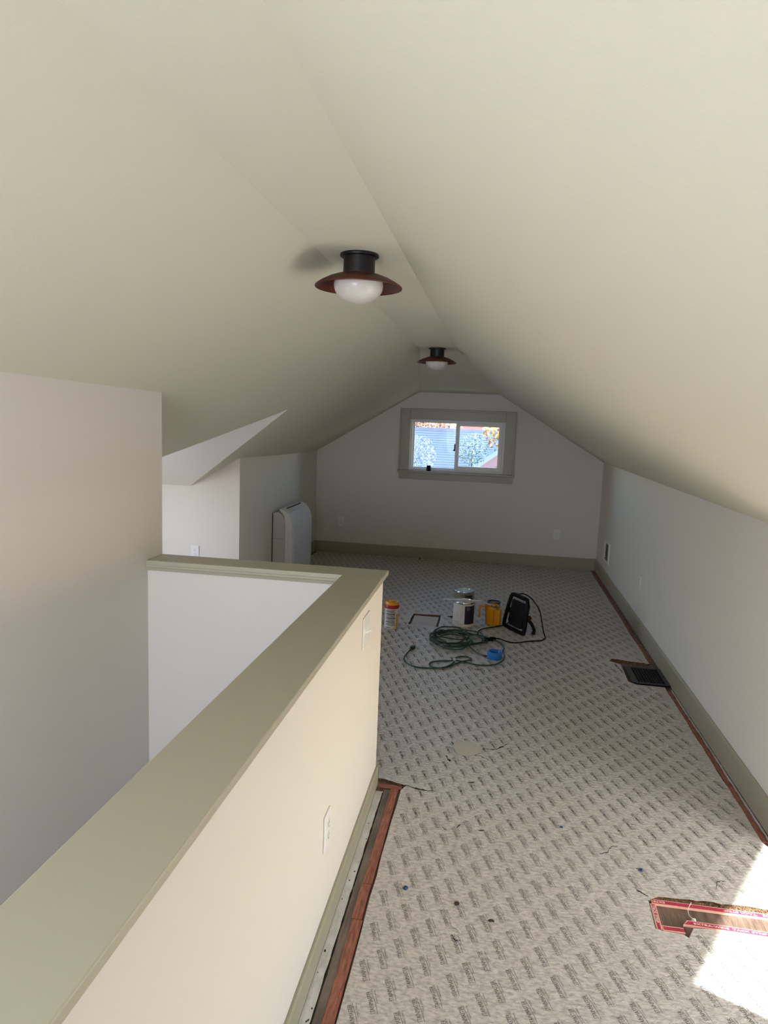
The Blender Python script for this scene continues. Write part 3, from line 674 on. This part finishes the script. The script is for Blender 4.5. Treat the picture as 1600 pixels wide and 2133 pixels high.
# ------------------------------------------------------------------ floor air conditioner
ac = thing('air_conditioner', 'white floor-standing air conditioner unit against the left knee wall', 'air conditioner', (XL, 6.31, .01), 0)
AW = .70
obj('cabinet', MB().prism([(.004, .03), (.135, .03), (.135, .56), (.122, .61), (.098, .645), (.068, .664), (.03, .668), (.004, .655)], .012, AW - .012, 1), 'ac_side', ac, smooth=True, bevel=.004)
prof = [(.128, .012), (.192, .012), (.205, .04), (.208, .10), (.207, .50), (.200, .56), (.186, .61), (.164, .65), (.134, .682), (.100, .70), (.072, .704), (.072, .684), (.098, .664), (.118, .63), (.128, .57)]
obj('front_cover', MB().prism(prof, 0, AW, 1), 'ac_white', ac, smooth=True, bevel=.006)
obj('front_panel', MB().prism([(.206, .10), (.2125, .104), (.2115, .50), (.205, .552), (.203, .55)], .05, AW - .05, 1), 'ac_white', ac, bevel=.0015)
mt = Matrix.Translation((.118, 0, .6935)) @ Matrix.Rotation(R(27), 4, 'Y')
obj('air_slot', MB().box(-.013, .12, -.002, -.003, AW - .13, .0035, mt), 'plastic_slot', ac)
obj('top_flap', MB().box(.003, .06, -.003, .045, AW - .06, .0035, mt), 'ac_white', ac, bevel=.001)
obj('control_panel', MB().box(-.03, AW - .12, .0, -.018, AW - .05, .0035, mt), 'plastic_white', ac)
obj('side_gap', bx(0, .004, .03, .004, .012, .655), 'plastic_slot', ac)
for k in range(2): obj('panel_seam', bx(.006, .0105, .14 + k * .27, .13, .0118, .1425 + k * .27), 'grey_plastic', ac)

# ------------------------------------------------------------------ things on the floor
def patch(mb, r, pts, ctr_ang, zc, off=.0006):
    """flat polygon (arc length, height) wrapped round a cylinder"""
    vs = [((r + off) * math.cos(ctr_ang + p[0] / r), (r + off) * math.sin(ctr_ang + p[0] / r), zc + p[1]) for p in pts]
    return mb.add(vs, [tuple(range(len(vs)))])
def band(mb, r, a0, a1, z0, z1, off=.0006, n=20):
    vs = []; fs = []
    for i in range(n + 1):
        a = a0 + (a1 - a0) * i / n; vs += [((r + off) * math.cos(a), (r + off) * math.sin(a), z0), ((r + off) * math.cos(a), (r + off) * math.sin(a), z1)]
        if i: fs.append((2 * i - 2, 2 * i, 2 * i + 1, 2 * i - 1))
    return mb.add(vs, fs)
def can(loc, label, label_mat, r=.083, h=.192):
    t = thing('paint_can', label, 'paint can', loc, 0)
    obj('body', MB().lathe([(0, .003), (r - .004, .003), (r - .004, 0), (r, 0), (r + .001, .004), (r, .008), (r, h - .012), (r + .002, h - .008), (r + .002, h - .003), (r, h), (r - .006, h), (r - .006, h - .006), (r - .010, h - .006), (r - .010, h - .002)], 48), label_mat, t, smooth=True)
    lid = obj('lid', MB().lathe([(r - .007, h - .004), (r - .008, h + .001), (r - .014, h + .001), (r - .016, h - .005), (r - .022, h - .006), (0, h - .006)], 48), 'steel', t, smooth=True)
    rg = MB()
    rg.lathe([(r + .0015, h - .010), (r + .0028, h - .006), (r + .0015, h - .001), (r - .004, h + .0008), (r - .007, h - .002), (r - .004, h - .008)], 48, closed=True)
    obj('rim', rg, 'steel', t, smooth=True)
    return t
VA = math.atan2(-5.37, .18)                      # angle facing the viewing side of the room
c1 = can((-.182, 5.37, ON), 'white-labelled paint can with a navy panel, stir sticks across its lid', 'can_white')
r = .083
pn = obj('label_panel', band(MB(), r, VA + .12, VA + 1.35, .022, .168), 'can_navy', c1, label='navy panel with round emblem')
em = MB()
for rr, w in ((.0165, .0022), (.010, .0014)):
    q = [((rr) * math.cos(a), rr * math.sin(a)) for a in np.linspace(0, 2 * math.pi, 25)]; q2 = [((rr - w) * math.cos(a), (rr - w) * math.sin(a)) for a in np.linspace(0, 2 * math.pi, 25)]
    for i in range(24): patch(em, r, [q[i], q[i + 1], q2[i + 1], q2[i]], VA + .46, .146, .0012)
for a in np.linspace(0, math.pi, 5)[:-1]:
    d = np.array((math.cos(a), math.sin(a))); nn = np.array((-d[1], d[0])) * .0012
    patch(em, r, [tuple(d * .009 + nn), tuple(-d * .009 + nn), tuple(-d * .009 - nn), tuple(d * .009 - nn)], VA + .46, .146, .0012)
obj('emblem', em, 'label_ink', pn)
ink = MB()
for k in range(8):
    z = .112 - k * .0065; ln = random.uniform(.028, .05); patch(ink, r, [(-ln / 2, 0), (ln / 2, 0), (ln / 2, .0026), (-ln / 2, .0026)], VA - .42, z)
obj('small_print', ink, 'label_ink', c1)
scr = MB()
for k in range(2):
    z0 = .040 - k * .016; x0 = -.075 + k * .025; prev = (x0, z0)
    for i in range(14):
        p = (prev[0] + .0042, z0 - i * .0006 + random.choice((-1, 1)) * random.uniform(.002, .0055)); dx, dz = p[0] - prev[0], p[1] - prev[1]
        patch(scr, r, [prev, p, (p[0] + .0018, p[1] + .0012), (prev[0] + .0018, prev[1] + .0012)], VA - .2, 0); prev = p
obj('script_lettering', scr, 'label_ink_dark', c1)
bl = spline([(-.0835, .0, .172), (-.0865, .03, .12), (-.062, .066, .07), (0, .091, .05), (.064, .068, .06), (.0885, .03, .11), (.0835, 0, .172)], 6)
obj('bail_handle', MB().tube(bl, .0016, 6), 'steel', c1)
c2 = can((-.196, 5.72, ON), 'tin paint can with a brown label panel and bright steel lid, behind the white can', 'tin')
obj('label_panel', band(MB(), r, VA + .05, VA + .95, .03, .166), 'can_brown', c2)
obj('label_mark', band(MB(), r, VA + .30, VA + .62, .10, .15, .0012), 'can_navy', c2)
def stick(name, label, p0, p1, w, th, m):
    a = math.atan2(p1[1] - p0[1], p1[0] - p0[0]); L_ = math.hypot(p1[0] - p0[0], p1[1] - p0[1])
    t = thing(name, label, 'stir stick', (p0[0], p0[1], p0[2]), a)
    obj('blade', MB().prism([(0, -w / 2), (L_ * .9, -w / 2), (L_, -w * .3), (L_, w * .3), (L_ * .9, w / 2), (0, w / 2), (-.004, 0)], 0, th, 2), m, t, bevel=.001)
    return t
ztop = ON + .192 + .0015
stick('stir_stick', 'white paint stir stick lying across the lid of the white-labelled can', (-.345, 5.360, ztop), (-.045, 5.395, ztop), .022, .004, 'stick_white')
stick('stir_stick', 'pale wooden stir stick lying beside the white one on the can lid', (-.20, 5.325, ztop), (-.035, 5.350, ztop), .018, .003, 'stick_wood')
tag(obj('can_opener', MB().box(-.298, 5.545, PZ, -.262, 5.557, PZ + .006).tube(spline([(-.298, 5.551, PZ + .004), (-.31, 5.558, PZ + .004), (-.318, 5.551, PZ + .004), (-.31, 5.544, PZ + .004)], 5, True), .0018, 6, closed=True), 'black_plastic', bevel=.001),
    'small black lid opener lying behind the white-labelled paint can', 'can opener')
# wipes canister
wp = thing('wipes_canister', 'cleaning wipes canister with yellow lid and red band beside the half wall', 'canister', (-.722, 5.125, ON), 0)
cr = .053; VB = math.atan2(-5.12, .72)
obj('body', MB().lathe([(0, .002), (cr - .004, .002), (cr - .003, 0), (cr, .003), (cr, .160), (cr - .001, .164), (0, .164)], 40), 'can_white', wp, smooth=True)
obj('red_band', MB().lathe([(cr, .158), (cr + .0022, .160), (cr + .0022, .182), (cr, .185), (0, .185)], 40), 'band_red', wp, smooth=True)
ld = obj('lid', MB().lathe([(cr - .002, .184), (cr + .001, .186), (cr + .0005, .204), (cr - .003, .209), (cr - .010, .2105), (cr - .012, .208), (0, .208)], 40), 'lid_yellow', wp, smooth=True)
obj('flip_cap', MB().lathe([(.026, .208), (.0255, .2135), (.022, .215), (0, .215)], 28), 'lid_yellow', ld, smooth=True)
ink = MB(); z = .150
for k in range(13):
    hgt = (.004, .009, .0035, .012, .005, .0035, .011, .004, .0035, .009, .004, .0035, .005)[k]
    if z - hgt < .008: break
    band(ink, cr, VB - .95 + random.uniform(0, .2), VB + .55 + random.uniform(-.15, .05), z - hgt, z, .0005, 12); z -= hgt + .0036
obj('label_text', ink, 'label_ink', wp)
obj('label_stripe', band(MB(), cr, VB + .72, VB + 1.05, .006, .118, .0006, 6), 'lid_yellow', wp)
ir = MB()
for k in range(9): band(ir, cr, VB - .9 + k * .09, VB - .84 + k * .09, .010, .016, .0009, 2)
obj('small_print', ir, 'label_ink_dark', wp)
# yellow pail
pl = thing('paint_pail', 'yellow plastic hand-held paint pail with loop handle beside the cans', 'paint pail', (.040, 5.452, ON), R(-12))
prof_o = [(0, 0), (.046, 0), (.048, .003), (.056, .148), (.0575, .150), (.0575, .153), (.054, .153), (.0535, .148), (.046, .006), (0, .005)]
obj('cup', MB().lathe(prof_o, 40), 'yellow_plastic', pl, smooth=True)
obj('brush_pocket', MB().prism([(.030, -.046), (.072, -.030), (.078, -.004), (.074, .024), (.040, .040)], .002, .128, 2), 'yellow_plastic', pl, bevel=.006)
obj('pocket_rib', MB().box(.032, -.0535, .004, .040, -.040, .145), 'yellow_plastic', pl, bevel=.002)
obj('handle', MB().tube(spline([(-.050, -.006, .135), (-.085, -.008, .138), (-.098, -.009, .118), (-.097, -.009, .070), (-.094, -.009, .040)], 6), .0085, 10), 'yellow_plastic', pl, smooth=True)
obj('spout_rim', MB().prism([(-.02, -.056), (.02, -.064), (.045, -.052), (.046, -.040), (0, -.044)], .128, .1515, 2), 'yellow_plastic', pl, bevel=.003)
br = thing('paint_brush', 'angled paint brush with pale handle resting across the yellow pail', 'brush', (.030, 5.392, PZ + .168), R(-18))
tl = Matrix.Rotation(R(14), 4, 'Y')
obj('handle', MB().prism([(-.085, -.006), (-.05, -.009), (-.02, -.0065), (.005, -.010), (.005, .010), (-.02, .0065), (-.05, .009), (-.085, .006)], -.005, .005, 2), 'lilac_plastic', br, bevel=.003).matrix_local = tl
obj('ferrule', bx(.004, -.0135, -.0065, .030, .0135, .0065), 'steel', br, bevel=.001).matrix_local = tl
obj('bristles', MB().prism([(.029, -.013), (.060, -.012), (.050, .013), (.029, .013)], -.0055, .0055, 2), 'print_grey', br, bevel=.001).matrix_local = tl
jr = thing('plastic_tub', 'small grey tub with a dark blue rim standing behind the yellow pail', 'tub', (.052, 5.572, ON), 0)
obj('body', MB().lathe([(0, 0), (.048, 0), (.052, .140), (.052, .148), (.047, .148), (.0465, .141), (0, .141)], 36), 'grey_plastic', jr, smooth=True)
obj('rim', MB().lathe([(.0515, .141), (.0555, .144), (.0555, .152), (.051, .154), (.0455, .152), (.0455, .145)], 36, closed=True), 'navy_plastic', jr, smooth=True)
# tape roll
tp = thing('tape_roll', 'roll of blue painter tape lying flat beside the green cord', 'tape', (.070, 4.628, ON), R(20))
obj('tape', MB().lathe([(.040, 0), (.0495, 0), (.050, .002), (.050, .046), (.0495, .048), (.040, .048)], 48, closed=True), 'blue_tape', tp, smooth=True)
obj('core', MB().lathe([(.0375, .0005), (.040, .0005), (.040, .0475), (.0375, .0475)], 48, closed=True), 'blue_tape', tp, smooth=True)
obj('loose_end', MB().prism([(.034, .012), (.0385, .030), (.037, .032), (.032, .013)], .004, .046, 2), 'stick_white', tp)
# work light
wk = thing('work_light', 'black portable flood work light on a tubular stand', 'work light', (.2095, 5.3065, ON), math.atan2(-.235, .149))
HW = .135
fpts = []
def fr_pt(x, z): return (x, .10 * (z / .33) ** 1.0 * .55, z)     # frame leans back with height (local +y = away)
HS = .80
ring = [(x, .012 + (z - .012) * HS) for x, z in [(-HW + .03, .012), (HW - .03, .012), (HW, .035), (HW - .004, .15), (HW - .018, .27), (HW - .03, .315), (HW - .055, .332), (-HW + .055, .332), (-HW + .03, .315), (-HW + .018, .27), (-HW + .004, .15), (-HW, .035)]]
obj('stand_frame', MB().tube(spline([fr_pt(*p) for p in ring], 5, True), .0150, 12, closed=True), 'black_plastic', wk, smooth=True)
obj('handle_grip', MB().tube([fr_pt(x, .268) for x in np.linspace(-.075, .075, 9)], .0165, 12), 'dark_rubber', wk, smooth=True)
hm = Matrix.Translation((0, .040, .134)) @ Matrix.Rotation(R(-10), 4, 'X') @ Matrix.Scale(.86, 4)
hs = obj('lamp_housing', MB().prism([(-.112, -.090), (-.080, -.122), (.080, -.122), (.112, -.090), (.112, .098), (.098, .112), (-.098, .112), (-.112, .098)], -.020, .030, 1), 'black_plastic', wk, bevel=.006); hs.matrix_local = hm
obj('lens_bezel', MB().box(-.088, .030, -.092, .088, .036, .092), 'dark_rubber', hs, bevel=.003)
for k in range(7): obj('cooling_fin', bx(-.078 + k * .024, -.0225, -.085, -.072 + k * .024, -.020, .085), 'black_plastic', hs, bevel=.001)
obj('top_bar', MB().box(-.100, -.012, .105, .100, .018, .118), 'grey_plastic', hs, bevel=.002)
for s in (-1, 1):
    kx = s * (HW - .012)
    kn = obj('tilt_knob', MB().lathe([(0, 0), (.020, 0), (.021, .003), (.021, .014), (.018, .018), (0, .018)], 20, (kx + s * .008, .040, .134), Matrix.Rotation(R(90 * s), 4, 'Y')), 'black_plastic', wk, smooth=True)
    obj('knob_ring', MB().lathe([(.009, .0182), (.0125, .0182), (.0125, .0192), (.009, .0192)], 20, (kx + s * .008, .040, .134), Matrix.Rotation(R(90 * s), 4, 'Y'), closed=True), 'red_light', kn)
    obj('rear_leg', MB().tube(spline([(kx, .040, .125), (kx + s * .004, .080, .08), (kx + s * .004, .105, .030), (kx, .10, .012)], 6), .0125, 10), 'black_plastic', wk, smooth=True)
    obj('rear_foot', MB().lathe([(0, 0), (.015, 0), (.016, .012), (.012, .02), (0, .02)], 14, (kx, .102, 0)), 'dark_rubber', wk, smooth=True)
obj('caution_tag', MB().box(-HW - .0155, .018, .085, -HW + -.012, .030, .110), 'stick_white', wk)
# cords
WKI = (Matrix.Translation(wk.location) @ Matrix.Rotation(wk.rotation_euler.z, 4, 'Z')).inverted()
def ptz(pts): return [(p[0], p[1], p[2] if len(p) > 2 else PZ + .0062) for p in pts]
k1 = spline([(.215, 5.36, .278), (.245, 5.375, .290), (.290, 5.39, .286), (.345, 5.39, .25), (.395, 5.37, .19), (.415, 5.34, .14), (.432, 5.29, .06), (.445, 5.245, PZ + .006), (.448, 5.18, PZ + .0062), (.41, 5.10, PZ + .0062), (.318, 5.055, PZ + .0062), (.224, 4.995, PZ + .0062), (.16, 5.005, PZ + .006), (.105, 5.025, PZ + .016), (.075, 5.015, PZ + .018)], 8)
obj('cable', MB().tube(k1, .0046, 8), 'dark_rubber', wk, smooth=True).matrix_parent_inverse = WKI
k2 = spline([(.185, 5.46, PZ + .03), (.15, 5.43, PZ + .008), (.09, 5.37, PZ + .0062), (.038, 5.327, PZ + .0062), (-.02, 5.275, PZ + .0062), (-.052, 5.21, PZ + .0062), (-.059, 5.117, PZ + .006), (-.05, 5.04, PZ + .014)], 8)
obj('cable', MB().tube(k2, .0042, 8), 'dark_rubber', wk, smooth=True).matrix_parent_inverse = WKI
plg = MB().tube([(.078, 5.016, PZ + .018), (.062, 5.008, PZ + .018), (.045, 4.998, PZ + .018), (.032, 4.990, PZ + .018)], [.008, .0145, .0165, .013], 12)
obj('plug', plg, 'black_plastic', wk, smooth=True).matrix_parent_inverse = WKI
gc = thing('extension_cord', 'dark green extension cord lying in a loose coil on the carpet pad', 'cord', (0, 0, 0))
low = [(-.504, 4.643, PZ + .012), (-.521, 4.562), (-.531, 4.454), (-.506, 4.367), (-.464, 4.318), (-.41, 4.296), (-.35, 4.301), (-.276, 4.325), (-.218, 4.368), (-.181, 4.433), (-.133, 4.493), (-.088, 4.535), (-.09, 4.57), (-.120, 4.590), (-.163, 4.578), (-.192, 4.524, PZ + .010), (-.195, 4.439, PZ + .014), (-.222, 4.366, PZ + .012), (-.275, 4.316, PZ + .010), (-.327, 4.326), (-.352, 4.379), (-.336, 4.426), (-.287, 4.458), (-.235, 4.472), (-.18, 4.474, PZ + .013), (-.131, 4.462, PZ + .013), (-.053, 4.449), (.023, 4.455), (.084, 4.496), (.126, 4.58), (.137, 4.688), (.127, 4.768), (.136, 4.849), (.117, 4.943), (.078, 4.985, PZ + .012), (.030, 5.0, PZ + .02)]
loops = [(-.24, 4.91, .145, .22, 0), (-.20, 4.99, .195, .14, .2), (-.30, 5.01, .105, .21, -.25), (-.22, 4.82, .155, .18, .3), (-.18, 4.96, .20, .09, -.25), (-.26, 4.88, .10, .24, .5), (-.16, 4.96, .185, .13, .15), (-.28, 5.02, .12, .14, 0), (-.24, 4.86, .15, .20, -.2)]
coil = [(-.05, 5.06, PZ + .02)]
lev = 0
for li, (cx, cy, rx, ry, tw) in enumerate(loops):
    for q in range(9):
        a = .9 + q / 9 * 2 * math.pi; t = q / 9
        nx_, ny_, nrx, nry, ntw = loops[min(li + 1, len(loops) - 1)]
        e = lambda u, w: u + (w - u) * t
        X, Y = e(rx, nrx) * math.cos(a), e(ry, nry) * math.sin(a); w_ = e(tw, ntw)
        coil.append((e(cx, nx_) + X * math.cos(w_) - Y * math.sin(w_) * .7 + random.uniform(-.02, .02), e(cy, ny_) + Y * math.cos(w_) + X * math.sin(w_) * .9 + random.uniform(-.03, .03), PZ + .006 + li * .004 + random.uniform(0, .006)))
coil += [(-.12, 4.80, PZ + .03), (-.06, 4.70, PZ + .008), (-.01, 4.655), (.018, 4.640)]
path = spline(ptz(low), 7) + spline(ptz([low[-1]] + coil), 7)[1:]
obj('cable', MB().tube(path, .0048, 8), 'green_cord', gc, smooth=True)
pm = Matrix.Translation((-.500, 4.66, PZ + .013)) @ Matrix.Rotation(R(64), 4, 'Z')
pgm = MB(); pgm.prism([(-.022, -.006), (-.004, -.0135), (.016, -.0145), (.022, -.011), (.022, .011), (.016, .0145), (-.004, .0135), (-.022, .006)], -.012, .012, 2)
pg = obj('plug', pgm, 'green_plug', gc, bevel=.003); pg.matrix_local = pm
for s in (-1, 1): obj('prong', bx(.021, s * .0062 - .0008, -.003, .037, s * .0062 + .0008, .003), 'steel', pg)
obj('ground_pin', MB().tube([(.021, 0, .007), (.04, 0, .007)], .0023, 8), 'steel', pg)
cm = Matrix.Translation((.018, 4.984, PZ + .017)) @ Matrix.Rotation(R(25), 4, 'Z')
sk = obj('socket', MB().prism([(-.028, -.009), (-.012, -.0145), (.012, -.0145), (.012, .0145), (-.012, .0145), (-.028, .009)], -.013, .013, 2), 'black_plastic', gc, bevel=.003); sk.matrix_local = cm
obj('warning_tag', bx(-.202, 4.455, PZ + .0055, -.187, 4.5, PZ + .0175), 'stick_white', gc)
# scraps on the pad
def scrap(name, label, pts, m, h, cat, group=None, z=PZ):
    s = MB(); n = len(pts); cx = sum(p[0] for p in pts) / n; cy = sum(p[1] for p in pts) / n
    s.add([(x, y, z + .0008) for x, y in pts] + [(x + (cx - x) * .35, y + (cy - y) * .35, z + h) for x, y in pts], [tuple(range(n))[::-1], tuple(range(n, 2 * n))] + [(i, (i + 1) % n, n + (i + 1) % n, n + i) for i in range(n)])
    return tag(obj(name, s, m), label, cat, group)
blob = lambda x, y, rx, ry, k=9: [(x + rx * math.cos(a) * random.uniform(.55, 1), y + ry * math.sin(a) * random.uniform(.55, 1)) for a in np.linspace(0, 2 * math.pi, k + 1)[:-1]]
scrap('tape_scrap', 'crumpled blue tape scrap on the pad by the half wall tack strip', blob(-.218, 2.171, .012, .012), 'blue_scrap', .006, 'scrap')
scrap('tape_scrap', 'small blue tape scrap on the pad near the red tack strips', blob(.610, 2.452, .010, .010), 'blue_scrap', .005, 'scrap')
scrap('tape_scrap', 'tiny dark blue scrap in the middle of the pad', blob(.345, 2.665, .009, .008), 'blue_scrap', .004, 'scrap')
scrap('debris_crumb', 'dark brown ragged crumb on the printed pad', blob(-.042, 2.130, .013, .010), 'crumb', .006, 'crumb')
scrap('debris_crumb', 'olive brown flat crumb on the printed pad', blob(.073, 2.075, .015, .009), 'crumb', .004, 'crumb')
for x, y, a in ((-.115, 2.55, -.6), (-.06, 2.58, .9), (.03, 2.57, .2), (-.02, 2.93, .3)):
    scrap('splinter', 'thin dark splinter lying on the printed pad', [(x + .014 * math.cos(a), y + .02 * math.sin(a)), (x + .002, y - .003), (x - .014 * math.cos(a), y - .02 * math.sin(a)), (x - .002, y + .003)], 'crumb', .003, 'splinter', 'dark splinters on the pad')
tag(obj('thread_scrap', MB().tube(spline([(-.04, 2.02, PZ + .002), (-.03, 2.012, PZ + .003), (-.022, 2.0, PZ + .002)], 4), .0016, 6), 'thread'), 'short white thread lying on the pad lettering', 'thread')
tag(obj('thread_scrap', MB().tube(spline([(.745, 2.305, .012), (.728, 2.275, .010), (.722, 2.245, .008), (.732, 2.226, .008)], 5), .0008, 6), 'thread'), 'thin white thread curling across the red tack strip', 'thread')
scrap('putty_lump', 'small white lump of putty on the bare wood between red tack strips', blob(.735, 2.230, .010, .005), 'flake', .008, 'lump', None, 0)
tag(obj('sill_box', MB().box(-.784, D + .010, WZ0, -.736, D + .018, WZ0 + .062, ).box(-.782, D - .018, WZ0, -.738, D + .012, WZ0 + .012), 'black_plastic', bevel=.002), 'small black stand propped on the sill of the sliding window', 'stand')

# ------------------------------------------------------------------ outside the end window
struct(obj('ground_outside', bx(-40, D + 2, -6.2, 40, 60, -6), 'lawn'))
nb = thing('neighbour_house', 'house with a dark blue-grey shingle roof seen through the sliding window', 'house', (0, 0, 0))
RY, RZ, EY, EZ = 24.0, 1.33, 17.2, -2.7
rows = 55; m = MB(); dv = Vector((0, EY - RY, EZ - RZ)); Ls = dv.length; dv.normalize(); nv = Vector((0, -dv.z, dv.y)); nv = nv if nv.z > 0 else -nv
for k in range(rows):
    a = Vector((0, RY, RZ)) + dv * (Ls * k / rows); b = Vector((0, RY, RZ)) + dv * (Ls * (k + 1) / rows)
    lo = [a, b, b + nv * .014, a + nv * .002]
    m.add([(x, p.y, p.z) for x in (-9, 9) for p in lo], [(0, 1, 2, 3), (7, 6, 5, 4), (0, 4, 5, 1), (1, 5, 6, 2), (2, 6, 7, 3), (3, 7, 4, 0)])
stuff(obj('shingle_courses', m, 'shingle', nb))
obj('rear_slope', MB().prism([(RY, RZ - .02), (RY + 7, EZ), (RY, EZ)], -9, 9, 0), 'shingle', nb)
obj('ridge_cap', bx(-9, RY - .12, RZ - .06, 9, RY + .12, RZ + .05), 'shingle_pale', nb)
obj('house_wall', bx(-8.7, EY + .4, -6, 8.7, RY + 6, EZ + .1), 'brick_pink', nb)
g2 = thing('gable_annex', 'pinkish gable wing with pale rake boards in front of the shingle roof', 'house', (0, 0, 0))
GY = 14.0
gw = [(-1.9, -.46), (.45, 1.31), (2.8, -.46)]
obj('gable_wall', MB().prism([(-1.9, -6)] + gw + [(2.8, -6)], GY, GY + 2.2, 1), 'brick_pink', g2)
for (xa, za), (xb, zb) in ((gw[0], gw[1]), (gw[1], gw[2])): obj('rake_board', MB().prism([(xa, za), (xb, zb), (xb, zb + .10), (xa, za + .10)], GY - .12, GY + 2.3, 1), 'fascia', g2)
fh = thing('far_house', 'reddish far house rising behind the shingle roof ridge', 'house', (0, 0, 0))
for i, (x0, x1, z1) in enumerate(((-4.6, -2.5, 1.95), (-1.9, -.75, 1.85))):
    obj('house_block', bx(x0, 34 + i, -6, x1, 37 + i, z1), 'house_red', fh)
    obj('house_roof', MB().prism([(x0 - .1, z1), (x1 + .1, z1), ((x0 + x1) / 2, z1 + .5)], 33.8 + i, 37.2 + i, 1), 'shingle_pale', fh)
def tree(name, label, loc, h, crown, nleaf, leaf, ls, twigs=26, lm='bark', cat='tree', ts=1.0):
    t = thing(name, label, cat, loc, 0)
    m = MB(); m.tube(spline([(0, 0, 0), (.05, 0, h * .35), (-.04, .05, h * .7), (0, 0, h)], 4), [.13 * ts * (1 - .05 * i) for i in range(13)], 8)
    obj('trunk', m, lm, t, smooth=True)
    m = MB()
    for i in range(twigs):
        z0 = h * random.uniform(.35, .95); a = random.uniform(0, 6.28); q = random.uniform(.5, 1.0)
        e = (crown[0] * q * math.cos(a), crown[1] * q * math.sin(a), min(z0 + random.uniform(.2, 1.0) * crown[2], h + crown[2] * .5))
        mid = (e[0] * .5 + random.uniform(-.1, .1), e[1] * .5, (z0 + e[2]) / 2 + random.uniform(-.05, .15))
        pts = spline([(0, 0, z0), mid, e], 4); m.tube(pts, [.03 * ts * (1 - .09 * j) for j in range(len(pts))], 5)
    obj('branches', m, lm, t)
    if nleaf:
        m = MB()
        for i in range(nleaf):
            while True:
                p = np.array([random.uniform(-1, 1) for _ in range(3)])
                if p @ p < 1: break
            p = p * np.array(crown) + np.array((0, 0, h)); u = Vector([random.gauss(0, 1) for _ in range(3)]).normalized(); w = u.orthogonal().normalized(); s = ls * random.uniform(.6, 1.3); P = Vector(p)
            m.add([P - u * s, P + w * s * .5, P + u * s, P - w * s * .5], [(0, 1, 2, 3)])
        stuff(obj('leaves', m, leaf, t))
    return t
tree('maple_tree', 'yellow autumn tree above the right end of the shingle roof', (.15, 12.2, -6), 7.45, (.42, .5, .34), 420, 'leaf_yellow', .04, 14, ts=.35)
tree('evergreen_tree', 'pale green tree in front of the shingle roof', (-.42, 12.6, -6), 7.12, (.30, .4, .30), 420, 'leaf_green', .026, 12, ts=.22)
tree('copper_tree', 'reddish leafed tree behind the roof ridge', (-3.2, 32.5, -6), 7.4, (1.7, 1.0, .8), 1600, 'leaf_red', .07, 14)
tree('bare_tree', 'pale leafless tree in front of the left part of the roof', (-1.36, 12.0, -6), 6.95, (.34, .4, .42), 2600, 'twig', .017, 130, 'twig', ts=.35)
